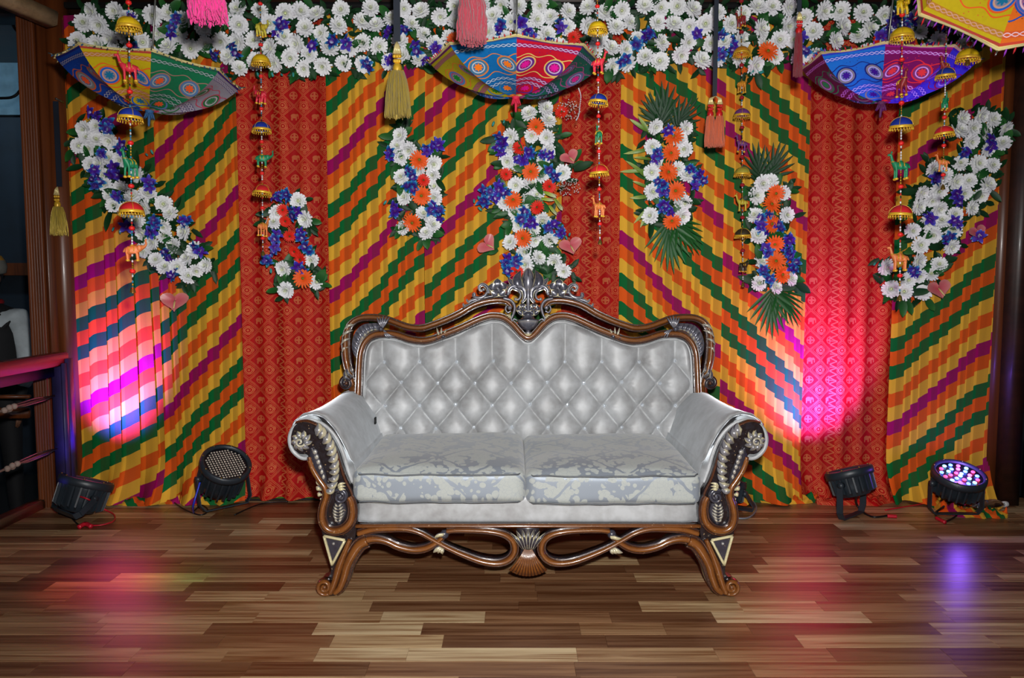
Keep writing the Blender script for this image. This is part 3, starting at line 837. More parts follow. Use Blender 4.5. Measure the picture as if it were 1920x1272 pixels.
for s_ in (-1, 1):
    sp = [(990 + s_ * 20, 601), (990 + s_ * 26, 598), (990 + s_ * 29, 602), (990 + s_ * 26, 606)]; b.sweep(seg_out(sp, back, 6, cd), .004, .008, BN, ROUND)
for k in range(5):
    t = (k - 2) / 2; leafpx(b, back, (990, 632), (990 + t * 8, 624 - 2 * (1 - abs(t))), .005, cd, 0, ht=1, prof=[(p, q, .9 if q > .6 else .42) for p, q, t2 in ROUND])
b.build('urn_handle', M_CARV, crest)

# ---- rolled arms
z_of = lambda py: P(0, py, FY).z
ARM = [(661, 905), (652, 880), (645, 855), (638, 836), (628, 818), (614, 802), (598, 792), (580, 788), (562, 792), (549, 804), (543, 822), (547, 842), (560, 856), (574, 860), (588, 852)]
ARMO = [(700, 960), (668, 905), (656, 868), (644, 838), (628, 808), (608, 785), (590, 776), (572, 776), (552, 784), (539, 800), (534, 824), (539, 845), (552, 860), (568, 866), (584, 864), (594, 880), (604, 930), (606, 975)]
for s_ in (0, 1):
    pts = spline(ARMO, 6); pts = pts if s_ == 0 else mir(pts)
    b = MB(); ys = [FY + .045, FY + .05, FY + .07, FY + .12, FY + .25, FY + .4, FY + .55, FY + .69, FY + .78]
    n = len(pts); cx = (584 if s_ == 0 else 2 * SX - 584); ids = []
    for k, Y in enumerate(ys):
        row = []
        for i, (x, y) in enumerate(pts):
            q = P(x, y, FY)
            inset = (.012, .004, 0, 0, 0, 0, 0, 0, 0)[k]
            c = P(cx, 826, FY)
            if y < 870: q = q + (c - q).normalized() * (inset + .0022 * math.cos(i * .9) * (1 if k in (1, 2) else 0))
            t = (Y - FY) / .75
            lift = -.020 * t - .012 * math.sin(PI * t)
            row.append(b.vert((q.x + (.012 if s_ == 0 else -.012) * t, Y, q.z + lift * (1 if y < 870 else 0))))
        ids.append(row)
    for k in range(len(ys) - 1):
        for i in range(n - 1): b.face((ids[k][i], ids[k][i + 1], ids[k + 1][i + 1], ids[k + 1][i]))
    b.face(ids[0]); b.face(ids[-1][::-1])
    arm = b.build('rolled_arm', M_VEL, sofa)
    # front cuff: gathered velvet round the facade
    cu = MB(); ring = spline([(p[0], p[1]) for p in ARM], 6); ring = ring if s_ == 0 else mir(ring)
    cu.tube([P(x, y, FY + .045) for x, y in ring], .008, 6); cu.build('arm_welt', M_VEL, arm)
    tg = MB(); tp = P(703, 789, FY + .62) if s_ == 0 else P(1274, 792, FY + .62); sx = 1 if s_ == 0 else -1
    tg.box(tp + Vector((sx * .002, 0, 0)), (.006, .03, .03)); tg.build('black_tag', M_BLACKTAG, arm)

    # carved facade
    m_ = (lambda p: p) if s_ == 0 else (lambda p: mir([p])[0])
    mm = (lambda L: L) if s_ == 0 else mir
    b = MB()                                              # backing board of the arm front
    FAC = [(566, 792), (586, 796), (604, 806), (620, 826), (632, 850), (641, 878), (652, 905), (662, 922), (668, 945), (671, 975), (668, 992), (664, 1020), (654, 1056), (650, 1096), (636, 1116), (610, 1116), (600, 1100), (604, 1086), (618, 1080), (620, 1062), (613, 1032), (604, 1000), (600, 974), (604, 944), (608, 925), (604, 905), (594, 894), (582, 870), (577, 852), (562, 850), (550, 838), (546, 820), (552, 800)]
    fp = spline(mm(FAC), 4, closed=True); nn = len(fp)
    A_ = [b.vert(front(x, y, .0), .34) for x, y in fp]; B_ = [b.vert(front(x, y, -.055), .36) for x, y in fp]
    ctr = m_((600, 880))
    for i in range(nn): j = (i + 1) % nn; b.face((A_[i], A_[j], B_[j], B_[i]))
    b.face(A_); b.face(B_[::-1])
    fac = b.build('arm_facade', M_CARV, sofa, smooth=False)
    # long S moulding: outside edge of the arm, round the lobe and down
    b = MB(); path = seg_out(mm([(582, 856), (589, 878), (601, 898), (611, 912), (614, 928), (608, 948), (606, 968), (612, 985), (626, 993), (645, 990), (659, 976), (663, 958), (661, 940), (656, 930)]), front, 7, .0); n = len(path)
    b.sweep(path, lerp_list([.012, .016, .018, .020, .022, .022, .021, .018], n), lerp_list([.02, .03, .034, .034, .032], n), (0, -1, 0), RAIL)
    b.build('lobe_moulding', M_CARV, fac)
    b = MB(); path = seg_out(mm([(556, 792), (574, 789), (592, 795), (608, 806), (622, 825), (632, 848), (640, 874), (648, 898), (658, 918), (664, 935)]), front, 6, .0); n = len(path)
    b.sweep(path, lerp_list([.004, .006, .0065, .0065, .006], n), .018, (0, -1, 0), [(p, q, .2 if q > .6 else .36) for p, q, t in ROUND]); b.build('edge_bead', M_CARV, fac)
    # rosette in the roll
    ro = MB(); c = m_((567, 826))
    sg = 1 if s_ == 0 else -1
    for k in range(9):
        a = k * 2 * PI / 9; a2 = a + .75 * sg
        leafpx(ro, front, (c[0] + 5 * math.cos(a), c[1] + 5 * math.sin(a)), (c[0] + 20 * math.cos(a2), c[1] + 20 * math.sin(a2)), .0125, .012, 3.2 * sg, nrm=(0, -1, 0), ht=1.0, prof=[(p, q, .92 if p * sg > .45 else (.66 if q > .6 else .38)) for p, q, t in ROUND])
    sp = spiral(c, 9, 1.5, .4, 1.2, front, 24, .026, sg); ro.sweep(sp, lerp_list([.006, .006, .004], 24), .012, (0, -1, 0), [(p, q, .82 if q > .7 else .4) for p, q, t in ROUND])
    ro.ball(front(c[0], c[1], .026), .012, tone=.5)
    ro.build('rosette', M_CARV, fac)
    # acanthus tiers down the arm
    spine = spline(mm([(592, 806), (606, 818), (616, 836), (622, 856), (625, 876), (624, 896), (619, 912)]), 8); K = 11
    for k in range(K):
        t = k / (K - 1); i = int(t * (len(spine) - 2)); x, y = spine[i]; x2, y2 = spine[min(i + 3, len(spine) - 1)]
        dx, dy = x2 - x, y2 - y; L = math.hypot(dx, dy) or 1; dx /= L; dy /= L
        lf = MB(); wd = .0185 * (1 - .25 * t)
        # each tier sweeps from the spine out to the upper edge and curls
        ox, oy = (dy, -dx) if s_ == 0 else (-dy, dx)
        reach = 16 - 5 * t
        bx, by = x - ox * 6 + dx * 8, y - oy * 6 + dy * 8
        leafpx(lf, front, (bx, by), (x + ox * reach - dx * 3, y + oy * reach - dy * 3), wd, .018, (4 if s_ == 0 else -4), nrm=(0, -1, 0), ht=1.1,
               prof=[(p, q, (.86 if (p > .35 and q > .1) else (.66 if q > .45 else .40))) for p, q, t2 in ROUND])
        lf.build('acanthus_leaf', M_CARV, fac)
    b = MB(); path = seg_out(mm([(586, 838), (590, 856), (597, 874), (606, 892), (613, 908)]), front, 6, .008); b.sweep(path, lerp_list([.006, .018, .02, .016, .006], len(path)), .01, (0, -1, 0), [(p, q, .40) for p, q, t in ROUND])
    for k in range(6):
        t = k / 5; x, y = m_((591 + t * 16 + 2, 846 + t * 46)); sgx = 1 if s_ == 0 else -1
        b.ball(front(x, y, .018), (.011 - .004 * t, .008, .012), tone=.7, tone_fn=lambda v: .78 if v[1] < -.5 else .42, seg=8, rings=5)
    b.build('husk_chain', M_CARV, fac)
    b = MB(); path = seg_out(mm([(582, 862), (590, 884), (604, 904)]), front, 8, .0); b.sweep(path, [.012] * len(path), .024, (0, -1, 0), [(p, q, .03 if q > .5 else .3) for p, q, t in ROUND]); b.build('side_moulding', M_CARV, fac)
    # shell ear on the outside
    b = MB()
    for (a, e) in (((604, 916), (592, 900)), ((605, 922), (591, 914)), ((606, 930), (593, 927)), ((606, 936), (600, 940))):
        leafpx(b, front, m_(a), m_(e), .010, -.012, 0, nrm=(0, -1, 0), ht=1.1, round_tip=True, prof=[(p, q, .9 if q > .7 else .6) for p, q, t in ROUND])
    b.build('shell_ear', M_CARV, fac)
    # volute above the lobe leaf
    b = MB(); c = m_((641, 928)); sp = spiral(c, 14, 3, (-PI / 2 - .7) if s_ == 0 else (-PI / 2 + .7), 1.3, front, 30, .018, 1 if s_ == 0 else -1)
    b.sweep(sp, lerp_list([.009, .009, .006], 30), .018, (0, -1, 0), [(p, q, .44 if q > .8 else .37) for p, q, t in ROUND]); b.ball(front(c[0], c[1], .02), (.026, .015, .026), tone=.42); b.ball(front(c[0], c[1], .034), .008, tone=.5)
    for k in range(3): leafpx(b, front, m_((636, 918 - k * 4)), m_((651, 915 - k * 6)), .007, .026, -3 if s_ == 0 else 3, nrm=(0, -1, 0), ht=1, prof=[(p, q, .9 if q > .6 else .45) for p, q, t in ROUND])
    b.build('lobe_volute', M_CARV, fac)
    # inset leaf of the lobe
    b = MB(); b.sweep(seg_out(mm([(636, 938), (637, 952), (637, 966), (635, 982)]), front, 6, .004), lerp_list([.012, .026, .030, .022, .006], 19), .008, (0, -1, 0), [(p, q, .40) for p, q, t in ROUND])
    for k in range(6):
        y = 946 + k * 5.6; wd = (6.5, 9, 10.5, 11, 10, 7)[k]
        for q_ in (-1, 1):
            c0 = m_((636, y + 3)); leafpx(b, front, c0, (c0[0] + q_ * wd, y - 4), .0055, .014, 0, nrm=(0, -1, 0), ht=1.2, prof=[(p, q, .80 if q > .7 else .45) for p, q, t in ROUND], n=6)
    b.build('lobe_leaf', M_CARV, fac)
    # leg with its cream triangle
    b = MB(); path = seg_out(mm([(690, 1012), (676, 1019), (664, 1036), (654, 1056), (648, 1078), (640, 1098), (630, 1108)]), front, 6, .002); n = len(path)
    b.sweep(path, lerp_list([.030, .030, .028, .026, .022, .018], n), lerp_list([.034, .036, .04, .04, .04, .036], n), (0, -1, 0), RAIL)
    path = seg_out(mm([(658, 1010), (648, 1034), (638, 1060), (630, 1088), (622, 1108)]), front, 6, .002); n = len(path)
    b.sweep(path, lerp_list([.010, .014, .018, .016, .014], n), lerp_list([.03, .036, .04], n), (0, -1, 0), [(p, q, .03 if q > .5 else .28) for p, q, t in ROUND])
    b.build('leg_moulding', M_CARV, fac)
    b = MB(); tri = mm([(610, 1002), (649, 1010), (625, 1056)])
    b.face([b.vert(front(x, y, .022), .42) for x, y in (tri if s_ == 0 else tri[::-1])])
    for i in range(3):
        p0, p1 = tri[i], tri[(i + 1) % 3]; b.sweep(seg_out([p0, p1], front, 5, .022), .0055, .008, (0, -1, 0), [(p, q, .93) for p, q, t in ROUND])
    b.ball(front(*m_((628, 1016)), .024), .006, tone=.7); b.build('leg_triangle', M_CARV, fac)
    # foot scroll
    b = MB(); c = m_((612, 1096)); sp = spiral(c, 14.5, 3, (PI / 2 - .6) if s_ == 0 else (PI / 2 + .6), 1.55, front, 38, .008, 1 if s_ == 0 else -1)
    b.sweep(sp, lerp_list([.011, .010, .007], 38), lerp_list([.03, .03, .024], 38), (0, -1, 0), [(p, q, .04 if q > .5 else .3) for p, q, t in ROUND]); b.ball(front(c[0], c[1], .03), .010, tone=.12)
    bb = P(m_((622, 1108))[0], 1108, FY)
    b.lathe([(.032, .0, .5), (.046, .008, .3), (.044, .022, .1), (.03, .035, .05)], (bb.x, FY + .02, -.001), 16, cap=True, tone=.4)
    b.build('foot_scroll', M_CARV, fac)
    # back leg
    b = MB(); bx = P(m_((660, 0))[0], 800, 3.6).x
    b.tube([(bx, 3.62, .42), (bx, 3.64, .25), (bx + (.02 if s_ else -.02), 3.68, .1), (bx + (.04 if s_ else -.04), 3.74, .0)], [.04, .035, .028, .024], 8, tone=.1)
    b.tube([(bx, 3.62, .40), (bx, 3.66, .6), (bx, 3.70, .8)], [.03, .03, .026], 8, tone=.1)
    b.build('back_leg', M_CARV, sofa)

# ---- seat base and cushions
def rbox(b, lo, hi, r, n=14, puff=(0, 0, 0), wob=0.0, seed=0, squash=None):
    """rounded, slightly puffed box; six gridded faces welded by position"""
    lo = Vector(lo); hi = Vector(hi); c = (lo + hi) / 2; h = (hi - lo) / 2; key = {}
    def vtx(u):
        k = tuple(round(q, 5) for q in u)
        if k in key: return key[k]
        p = Vector((u[0] * h.x, u[1] * h.y, u[2] * h.z)); q = Vector([max(-(h[i] - r), min(h[i] - r, p[i])) for i in range(3)])
        d = p - q
        if d.length > 1e-9: p = q + d.normalized() * min(r, max(abs(d.x), abs(d.y), abs(d.z)))
        f = [(1 - u[i] ** 4) for i in range(3)]
        p.z += puff[2] * f[0] * f[1] * u[2]; p.y += puff[1] * f[0] * f[2] * u[1]; p.x += puff[0] * f[1] * f[2] * u[0]
        w_ = c + p
        if wob: w_ += Vector((0, 0, wob * noise.noise(w_ * 5 + Vector((seed, 0, 0)))))
        key[k] = b.vert(w_, 0); return key[k]
    nn = n
    for ax in range(3):
        for sg in (-1, 1):
            for i in range(nn):
                for j in range(nn):
                    def mk(a, e):
                        u = [0, 0, 0]; u[ax] = sg; u[(ax + 1) % 3] = -1 + 2 * a / nn; u[(ax + 2) % 3] = -1 + 2 * e / nn
                        # pack samples toward the rims
                        return vtx([math.copysign(abs(q) ** .7, q) if abs(q) < 1 else q for q in u])
                    q4 = [mk(i, j), mk(i + 1, j), mk(i + 1, j + 1), mk(i, j + 1)]
                    b.face(q4 if sg > 0 else q4[::-1])
SYF = FY + .012
zb = P(0, 983, SYF).z; zt = P(0, 936, SYF).z
xl_, xr_ = P(664, 960, SYF).x, P(1314, 960, SYF).x
b = MB(); rbox(b, (xl_, SYF, zb), (xr_, 3.66, zt + .02), .018, 12, (0, .006, 0)); b.build('seat_base', M_VEL, sofa)
cushz0 = z_of(945) - .002; cushz1 = P(0, 882, FY).z - .004
for (a, c, dz, sd) in ((660, 986, .006, 1), (985, 1316, 0, 5)):
    X0 = P(a, 900, FY - .01).x + .001; X1 = P(c, 900, FY - .01).x - .001
    b = MB(); rbox(b, (X0, FY - .018, cushz0 + dz), (X1, 3.64, cushz1 + dz), .030, 22, (0, .008, .030), .008, sd)
    cu = b.build('seat_cushion', M_DAM, sofa); cu['label'] = 'silver damask seat cushion beside ' + ('the left arm' if sd == 1 else 'the right arm')
    pp = MB(); yf = FY - .020
    for zz, yo in ((cushz1 + dz - .014, -.001), (cushz0 + dz + .008, .004)):
        pp.tube([(X0 + .012, yf + .03 + yo, zz)] + [(X0 + .03 + (X1 - X0 - .06) * i / 20, yf + yo - .007 * (1 - (i / 10 - 1) ** 4), zz + .006 * noise.noise(Vector((i * .3, sd, 0)))) for i in range(21)] + [(X1 - .012, yf + .03 + yo, zz)], .0035, 5)
    pp.build('cushion_piping', M_PIPE, cu)

# ---- apron
ap = put('apron', None, sofa)
b = MB(); path = seg_out([(668, 986), (760, 985), (870, 985), (990, 985), (1110, 985), (1220, 985), (1312, 986)], front, 4, -.004); b.sweep(path, .010, .024, (0, -1, 0), [(p, q, .08 if q > .5 else .33) for p, q, t in ROUND]); b.build('top_rail', M_CARV, ap)
for s_ in (0, 1):
    mm = (lambda L: L) if s_ == 0 else mir
    m_ = (lambda p: p) if s_ == 0 else (lambda p: mir([p])[0])
    b = MB(); path = seg_out(mm([(672, 1000), (700, 992), (735, 990), (765, 991), (790, 998), (812, 1010), (838, 1024), (870, 1038), (905, 1050), (935, 1053), (955, 1046), (965, 1030), (961, 1012), (945, 1000), (918, 994), (885, 992), (855, 992), (838, 994)]), front, 6, .0); n = len(path)
    b.sweep(path, lerp_list([.018, .017, .015, .012, .012, .014, .017, .018, .018, .018, .016, .014, .014, .012], n), lerp_list([.024, .024, .026, .034, .032, .03, .03], n), (0, -1, 0), RAIL); b.build('looped_strand', M_CARV, ap)
    b = MB(); path = seg_out(mm([(668, 1026), (684, 1014), (704, 1010), (726, 1014), (748, 1024), (776, 1030), (802, 1026), (824, 1012), (836, 1000), (846, 993)]), front, 6, -.004); n = len(path)
    b.sweep(path, lerp_list([.026, .022, .018, .017, .018, .018, .015, .012, .010], n), .026, (0, -1, 0), RAIL); b.build('lower_strand', M_CARV, ap)
    b = MB()
    for k in range(3):
        leafpx(b, front, m_((836, 998)), m_((815 + k * 7, 1006 - k * 1)), .008, .022, 3, nrm=(0, -1, 0), ht=1, prof=[(p, q, .88 if q > .6 else .45) for p, q, t in ROUND])
        leafpx(b, front, m_((832, 1024)), m_((812 + k * 9, 1037 + k * 1.5)), .010, .0, 2, nrm=(0, -1, 0), ht=1, prof=[(p, q, .86 if q > .5 else .5) for p, q, t in ROUND])
    b.ball(front(*m_((834, 1000)), .014), .018, tone=.45); b.build('knot_leaf', M_CARV, ap)
# centre shell
b = MB(); path = seg_out([(990, 988), (990, 1010), (990, 1035), (990, 1060)], front, 5, -.008)
b.sweep(path, lerp_list([.05, .035, .03, .04], len(path)), .02, (0, -1, 0), [(p, q, .38) for p, q, t in ROUND])
for k in range(7):
    t = (k - 3) / 3
    leafpx(b, front, (990 + t * 9, 1030), (990 + t * 33, 993 - 6 * (1 - t * t) * .6 + abs(t) * 4), .0085, .014, -t * 3, nrm=(0, -1, 0), ht=1.2, prof=[(p, q, .90 if (abs(p) > .5 and q > .2) else .37) for p, q, t2 in ROUND])
b.build('upper_fan', M_CARV, ap)
b = MB(); K = 48; R1 = []
for i in range(K + 1):
    a = (i / K - .5) * 2 * .62; rib = abs(math.sin(i * PI / 4 * 1.0))
    row = []
    for j in range(11):
        t = j / 10; r = 8 + 50 * t
        x = 990 + math.sin(a) * (r * 1.0 + 4) ; y = 1026 + math.cos(a) * r - (1 - math.cos(a)) * 4 * t - 6
        d = .012 + .026 * math.sin(PI * min(1, t * .85 + .12)) * math.cos(a) + .004 * rib * t
        row.append(b.vert(front(x, y, d), .30 if rib < .35 else (.02 if t < .85 else .14)))
    R1.append(row)
for i in range(K):
    for j in range(10): b.face((R1[i][j], R1[i][j + 1], R1[i + 1][j + 1], R1[i + 1][j]))
b.build('scallop_shell', M_CARV, ap)
# ================================================================== umbrellas
def m_umb(name, base, ring1, ring2, heart, stitch, edge, dots, half=.14, vr=.33):
    """embroidered cotton: u across in metres from the middle, v from the tip in metres"""
    g = G(name, rough=.75, spec=.2)
    u, v = g.uv()
    def med(cx, cy, R):
        r = (((u - cx) * (u - cx)) + ((v - cy) * (v - cy))).sqrt()
        th = g.math('ARCTAN2', v - cy, u - cx)
        pet = (th * 4.0).sin().abs()
        return r, pet
    col = base
    nz = g.noise(g.vec(u * 60.0, v * 60.0), scale=1.0, detail=2)
    c = g.mix((nz - .4) * .5, base, g.mix(1.0, base, (.55, .55, .6, 1), 'MULTIPLY'))
    sp = g.voronoi(g.vec(u, v), 55, 'F1', 1.0).lt(.13); c = g.mix(sp * .8, c, dots)
    def wavy(c, vc, amp, fr, w, colr, ph=0.0):
        return g.mix((v - vc - (u * fr + ph).sin() * amp).abs().lt(w), c, colr)
    c = wavy(c, .255, .008, 70.0, .0022, ring1); c = wavy(c, .165, .008, 70.0, .0022, ring1, 2.0)
    for cx in (-.06, .06):
        r, pet = med(cx, .212, .04)
        c = g.mix(r.lt(.040), c, g.mix(.6, base, ring2)); c = g.mix(r.band(.0375, .0028), c, ring1); c = g.mix(r.band(.030, .0030), c, ring2)
        c = g.mix(r.band(.0235, .0025), c, stitch); c = g.mix(r.lt(.010 + pet * .008), c, heart)
    r, pet = med(0.0, .075, .03)
    c = g.mix(r.band(.030, .003), c, ring2); c = g.mix(r.lt(.010 + pet * .008), c, heart)
    for vc in (.300, .135, .110):
        a = .0055
        c = g.mix((v - vc).abs().lt(.010), c, g.mix(.55, base, edge))
        c = wavy(c, vc, a, 150.0, .0017, stitch); c = wavy(c, vc, a, 150.0, .0017, stitch, PI)
    c = g.mix(v.gt(.322), c, edge); c = g.mix(v.gt(.331), c, S(210, 190, 120))
    c = g.mix(v.lt(.03), c, ring1)
    g.set('color', c); g.bump(nz, .15, .002)
    return g.m
M_ROD = plain('umbrella_rod_metal', S(120, 120, 115), .3, .8)
M_RIBW = plain('umbrella_rib', S(60, 55, 50), .5)
PALT = {
 'blue': (S(8, 60, 150), S(190, 90, 40), S(120, 120, 110), S(230, 80, 30), S(150, 150, 160), S(20, 30, 110), S(30, 90, 180)),
 'yellow': (S(190, 165, 15), S(225, 90, 30), S(30, 90, 190), S(20, 110, 150), S(200, 150, 130), S(170, 60, 50), S(200, 90, 40)),
 'green': (S(15, 105, 68), S(150, 110, 100), S(80, 110, 160), S(225, 85, 35), S(150, 160, 165), S(30, 80, 60), S(20, 80, 50)),
 'lavender': (S(150, 150, 165), S(190, 60, 90), S(40, 110, 60), S(40, 120, 70), S(190, 190, 200), S(60, 30, 110), S(190, 60, 60)),
 'mustard': (S(165, 155, 20), S(200, 110, 40), S(70, 110, 170), S(20, 120, 40), S(160, 60, 110), S(90, 20, 90), S(120, 60, 60)),
 'sky': (S(10, 110, 180), S(225, 130, 50), S(70, 120, 150), S(255, 130, 30), S(185, 200, 215), S(30, 80, 140), S(20, 60, 140)),
 'red': (S(200, 16, 44), S(225, 200, 110), S(90, 40, 140), S(235, 20, 160), S(205, 185, 225), S(90, 30, 110), S(60, 30, 110)),
 'teal': (S(20, 95, 80), S(160, 70, 130), S(90, 100, 150), S(220, 30, 140), S(170, 150, 200), S(50, 60, 90), S(190, 30, 120)),
 'maroon': (S(95, 12, 50), S(50, 120, 70), S(110, 90, 90), S(40, 130, 70), S(190, 110, 190), S(110, 20, 70), S(50, 90, 60)),
 'azure': (S(25, 115, 205), S(20, 30, 110), S(140, 140, 130), S(60, 20, 140), S(190, 190, 235), S(40, 60, 190), S(30, 40, 120)),
 'plum': (S(120, 16, 80), S(235, 50, 40), S(130, 60, 100), S(230, 60, 50), S(215, 170, 225), S(150, 20, 120), S(220, 40, 60)),
 'violet': (S(60, 60, 200), S(140, 20, 80), S(90, 80, 190), S(150, 30, 120), S(180, 160, 230), S(60, 40, 170), S(120, 40, 90)),
 'orange': (S(215, 100, 20), S(30, 70, 160), S(60, 90, 170), S(20, 60, 150), S(220, 180, 190), S(190, 60, 40), S(150, 60, 20)),
}
M_U = {k: m_umb(k + '_embroidered_cotton', *v) for k, v in PALT.items()}
M_TUFTR = plain('red_tuft_thread', S(200, 30, 40), .7); M_TUFTP = plain('purple_tuft_thread', S(150, 50, 190), .7)
M_TUFTG = plain('cream_tuft_thread', S(205, 190, 130), .7)

def umbrella(loc, R, H, rz, tilt, panels, label, tip_mat, rod_len, tufts, extra=None):
    """hung upside down: tip below, rim on top. loc = rim centre"""
    root = empty('embroidered_umbrella', loc, label, 'umbrella', 'embroidered umbrellas hung under the ceiling')
    root.rotation_euler = (tilt[0], tilt[1], rz) if len(tilt) == 2 else (Vector(tilt).to_track_quat('-Z', 'Y').to_matrix() @ Matrix.Rotation(rz, 3, 'Z')).to_euler()
    if rod_len is None: rod_len = 2.96 - loc[2]
    sc_ = .34
    def prof(t):                                            # t 0 tip .. 1 rim : radius, z
        a = t * 1.08
        return R * math.sin(a) / math.sin(1.08), -H + H * (1 - math.cos(a)) / (1 - math.cos(1.08))
    for k in range(8):
        a0, a1 = k * PI / 4, (k + 1) * PI / 4; b = MB(); NT, NU = 14, 9; g = []
        for i in range(NT + 1):
            t = .02 + .98 * i / NT; r, z = prof(t); row = []
            p0 = Vector((r * math.cos(a0), r * math.sin(a0), z)); p1 = Vector((r * math.cos(a1), r * math.sin(a1), z)); ch = (p1 - p0).length
            for j in range(NU + 1):
                s_ = j / NU; p = p0.lerp(p1, s_)
                sag = math.sin(PI * s_) * .018 * math.sin(PI * min(1, t * .9)) - math.sin(PI * s_) * .012 * t ** 6
                p = p + Vector((0, 0, sag)) * 1.0
                row.append(b.vert(p, 0, ((s_ - .5) * ch * (.28 / .765 / R * 1.0) * .97, t * sc_)))
            g.append(row)
        for i in range(NT):
            for j in range(NU): b.face((g[i][j], g[i][j + 1], g[i + 1][j + 1], g[i + 1][j]))
        me = b.mesh('panel', M_U[panels[k]])
        pn = put('panel', me, root, loc=(0, 0, 0), local=True)
        pn['label'] = panels[k] + ' embroidered panel'
    # hem welt, ribs, tufts on the rim
    b = MB(); pts = []
    for k in range(8):
        a0, a1 = k * PI / 4, (k + 1) * PI / 4
        for j in range(6):
            s_ = j / 6; p = Vector((R * math.cos(a0), R * math.sin(a0), 0)).lerp(Vector((R * math.cos(a1), R * math.sin(a1), 0)), s_); p.z = -math.sin(PI * s_) * .012; pts.append(p)
    b.tube(pts, .0045, 5, closed=True); put('rim_welt', b.mesh('rim_welt', M_TUFTG), root, loc=(0, 0, 0), local=True)
    for k in range(8):
        a = k * PI / 4; b = MB(); b.tube([((prof(t)[0] - .004) * math.cos(a), (prof(t)[0] - .004) * math.sin(a), prof(t)[1] + .006) for t in [.05 + .95 * i / 10 for i in range(11)]], .0025, 4)
        put('rib', b.mesh('rib', M_RIBW), root, loc=(0, 0, 0), local=True)
        b = MB(); a = k * PI / 4; b.tube([(R * math.cos(a), R * math.sin(a), 0), ((R + .02) * math.cos(a), (R + .02) * math.sin(a), .004)], .003, 5); put('rib_tip', b.mesh('rib_tip', M_ROD), root, loc=(0, 0, 0), local=True)
    tb_ = MB(); rr = random.Random(R * 100 + len(label))
    for i in range(0, len(pts), 1):
        p = pts[i]; q = Vector((p.x, p.y, 0)).normalized()
        for w_ in range(2):
            pp = p.lerp(pts[(i + 1) % len(pts)], w_ * .5) + q * .003
            dv = Vector((rr.uniform(-.3, .3), rr.uniform(-.3, .3), 1 if tufts[1] > 0 else -1)) * abs(tufts[1]) * rr.uniform(.5, 1) + q * .008
            tb_.tube([pp, pp + dv * .5, pp + dv], [.0015, .0035, .0006], 4, mi=rr.choice((0, 0, 1, 2)))
    me = tb_.mesh('tuft_fringe', tufts[0]); o = put('tuft_fringe', me, root, loc=(0, 0, 0), local=True); o['kind'] = 'stuff'
    b = MB(); b.tube([(0, 0, -H + .01), (0, 0, rod_len)], .0042, 8); put('rod', b.mesh('rod', M_ROD), root, loc=(0, 0, 0), local=True)
    b = MB(); b.lathe([(.002, -H - .065), (.005, -H - .06), (.006, -H - .02), (.016, -H - .006), (.02, -H + .004)], seg=10)
    for i in range(14):
        a = i * 2.4; b.tube([(0, 0, -H - .003), (.014 * math.cos(a), .014 * math.sin(a), -H - .012), (.022 * math.cos(a), .022 * math.sin(a), -H - .034)], [.003, .004, .001], 4)
    put('tip_tassel', b.mesh('tip_tassel', tip_mat), root, loc=(0, 0, 0), local=True)
    return root
M_TIPB = plain('blue_tip_cloth', S(40, 90, 140), .7); M_TIPP = plain('pink_tip_cloth', S(215, 30, 70), .7); M_TIPV = plain('plum_tip_cloth', S(100, 40, 90), .7)
FR = [M_TUFTR, M_TUFTG, M_TUFTR]; FP = [M_TUFTR, M_TUFTP, M_TUFTG]; FD = [M_RIBW, M_TUFTG, M_TIPB]
# panel k spans angles k*45..(k+1)*45 from +X; front (towards the viewer) is -Y = 270 deg: panels 5 (left of the seam) and 6
umbrella(P(284, 135, 3.35), .360, .165, math.radians(25), (0, math.radians(4.5)), ['lavender', 'orange', 'red', 'sky', 'blue', 'yellow', 'green', 'lavender'],
         'tilted upside-down umbrella with blue, yellow and green embroidered panels above the left spray', M_TIPB, None, (FD, -.012))
umbrella(P(968, 117, 3.45), .385, .150, 0, (0, math.radians(.5)), ['teal', 'orange', 'plum', 'azure', 'mustard', 'sky', 'red', 'teal'],
         'upside-down umbrella with sky blue and red embroidered panels above the sofa crest', M_TIPP, None, (FR, .014))
umbrella(P(1661, 120, 3.45), .352, .165, math.radians(-26), (0, math.radians(4)), ['violet', 'red', 'mustard', 'teal', 'maroon', 'azure', 'plum', 'violet'],
         'upside-down umbrella with azure and plum panels lit violet from below', M_TIPV, None, (FP, .018))
o = umbrella(P(1945, -62, 2.55), .375, .15, .35, (-.30, -.72, .50), ['orange', 'plum', 'azure', 'teal', 'green', 'orange', 'yellow', 'yellow'],
         'yellow embroidered umbrella with purple fringe cut off by the upper right corner', M_TIPV, .12, ([M_TUFTP, M_TUFTP, M_TUFTR], .03))
# two bead threads that hang from the middle umbrella's rim
def bead_thread(pts, label):
    b = MB()
    for i in range(len(pts) - 1):
        b.ball(pts[i], .0032, seg=6, rings=4)
    b.tube(pts, .0008, 3)
    return tag(b.build('bead_thread', M_PEARL), label, 'bead string')
M_PEARL = plain('pearl_bead', S(225, 225, 230), .3)
sp = spline([(1085, 166), (1089, 180), (1087, 200), (1085, 216), (1080, 226)], 6); bead_thread([P(x, y, 3.5) for x, y in sp], 'looped white pearl thread hanging below the middle umbrella rim')

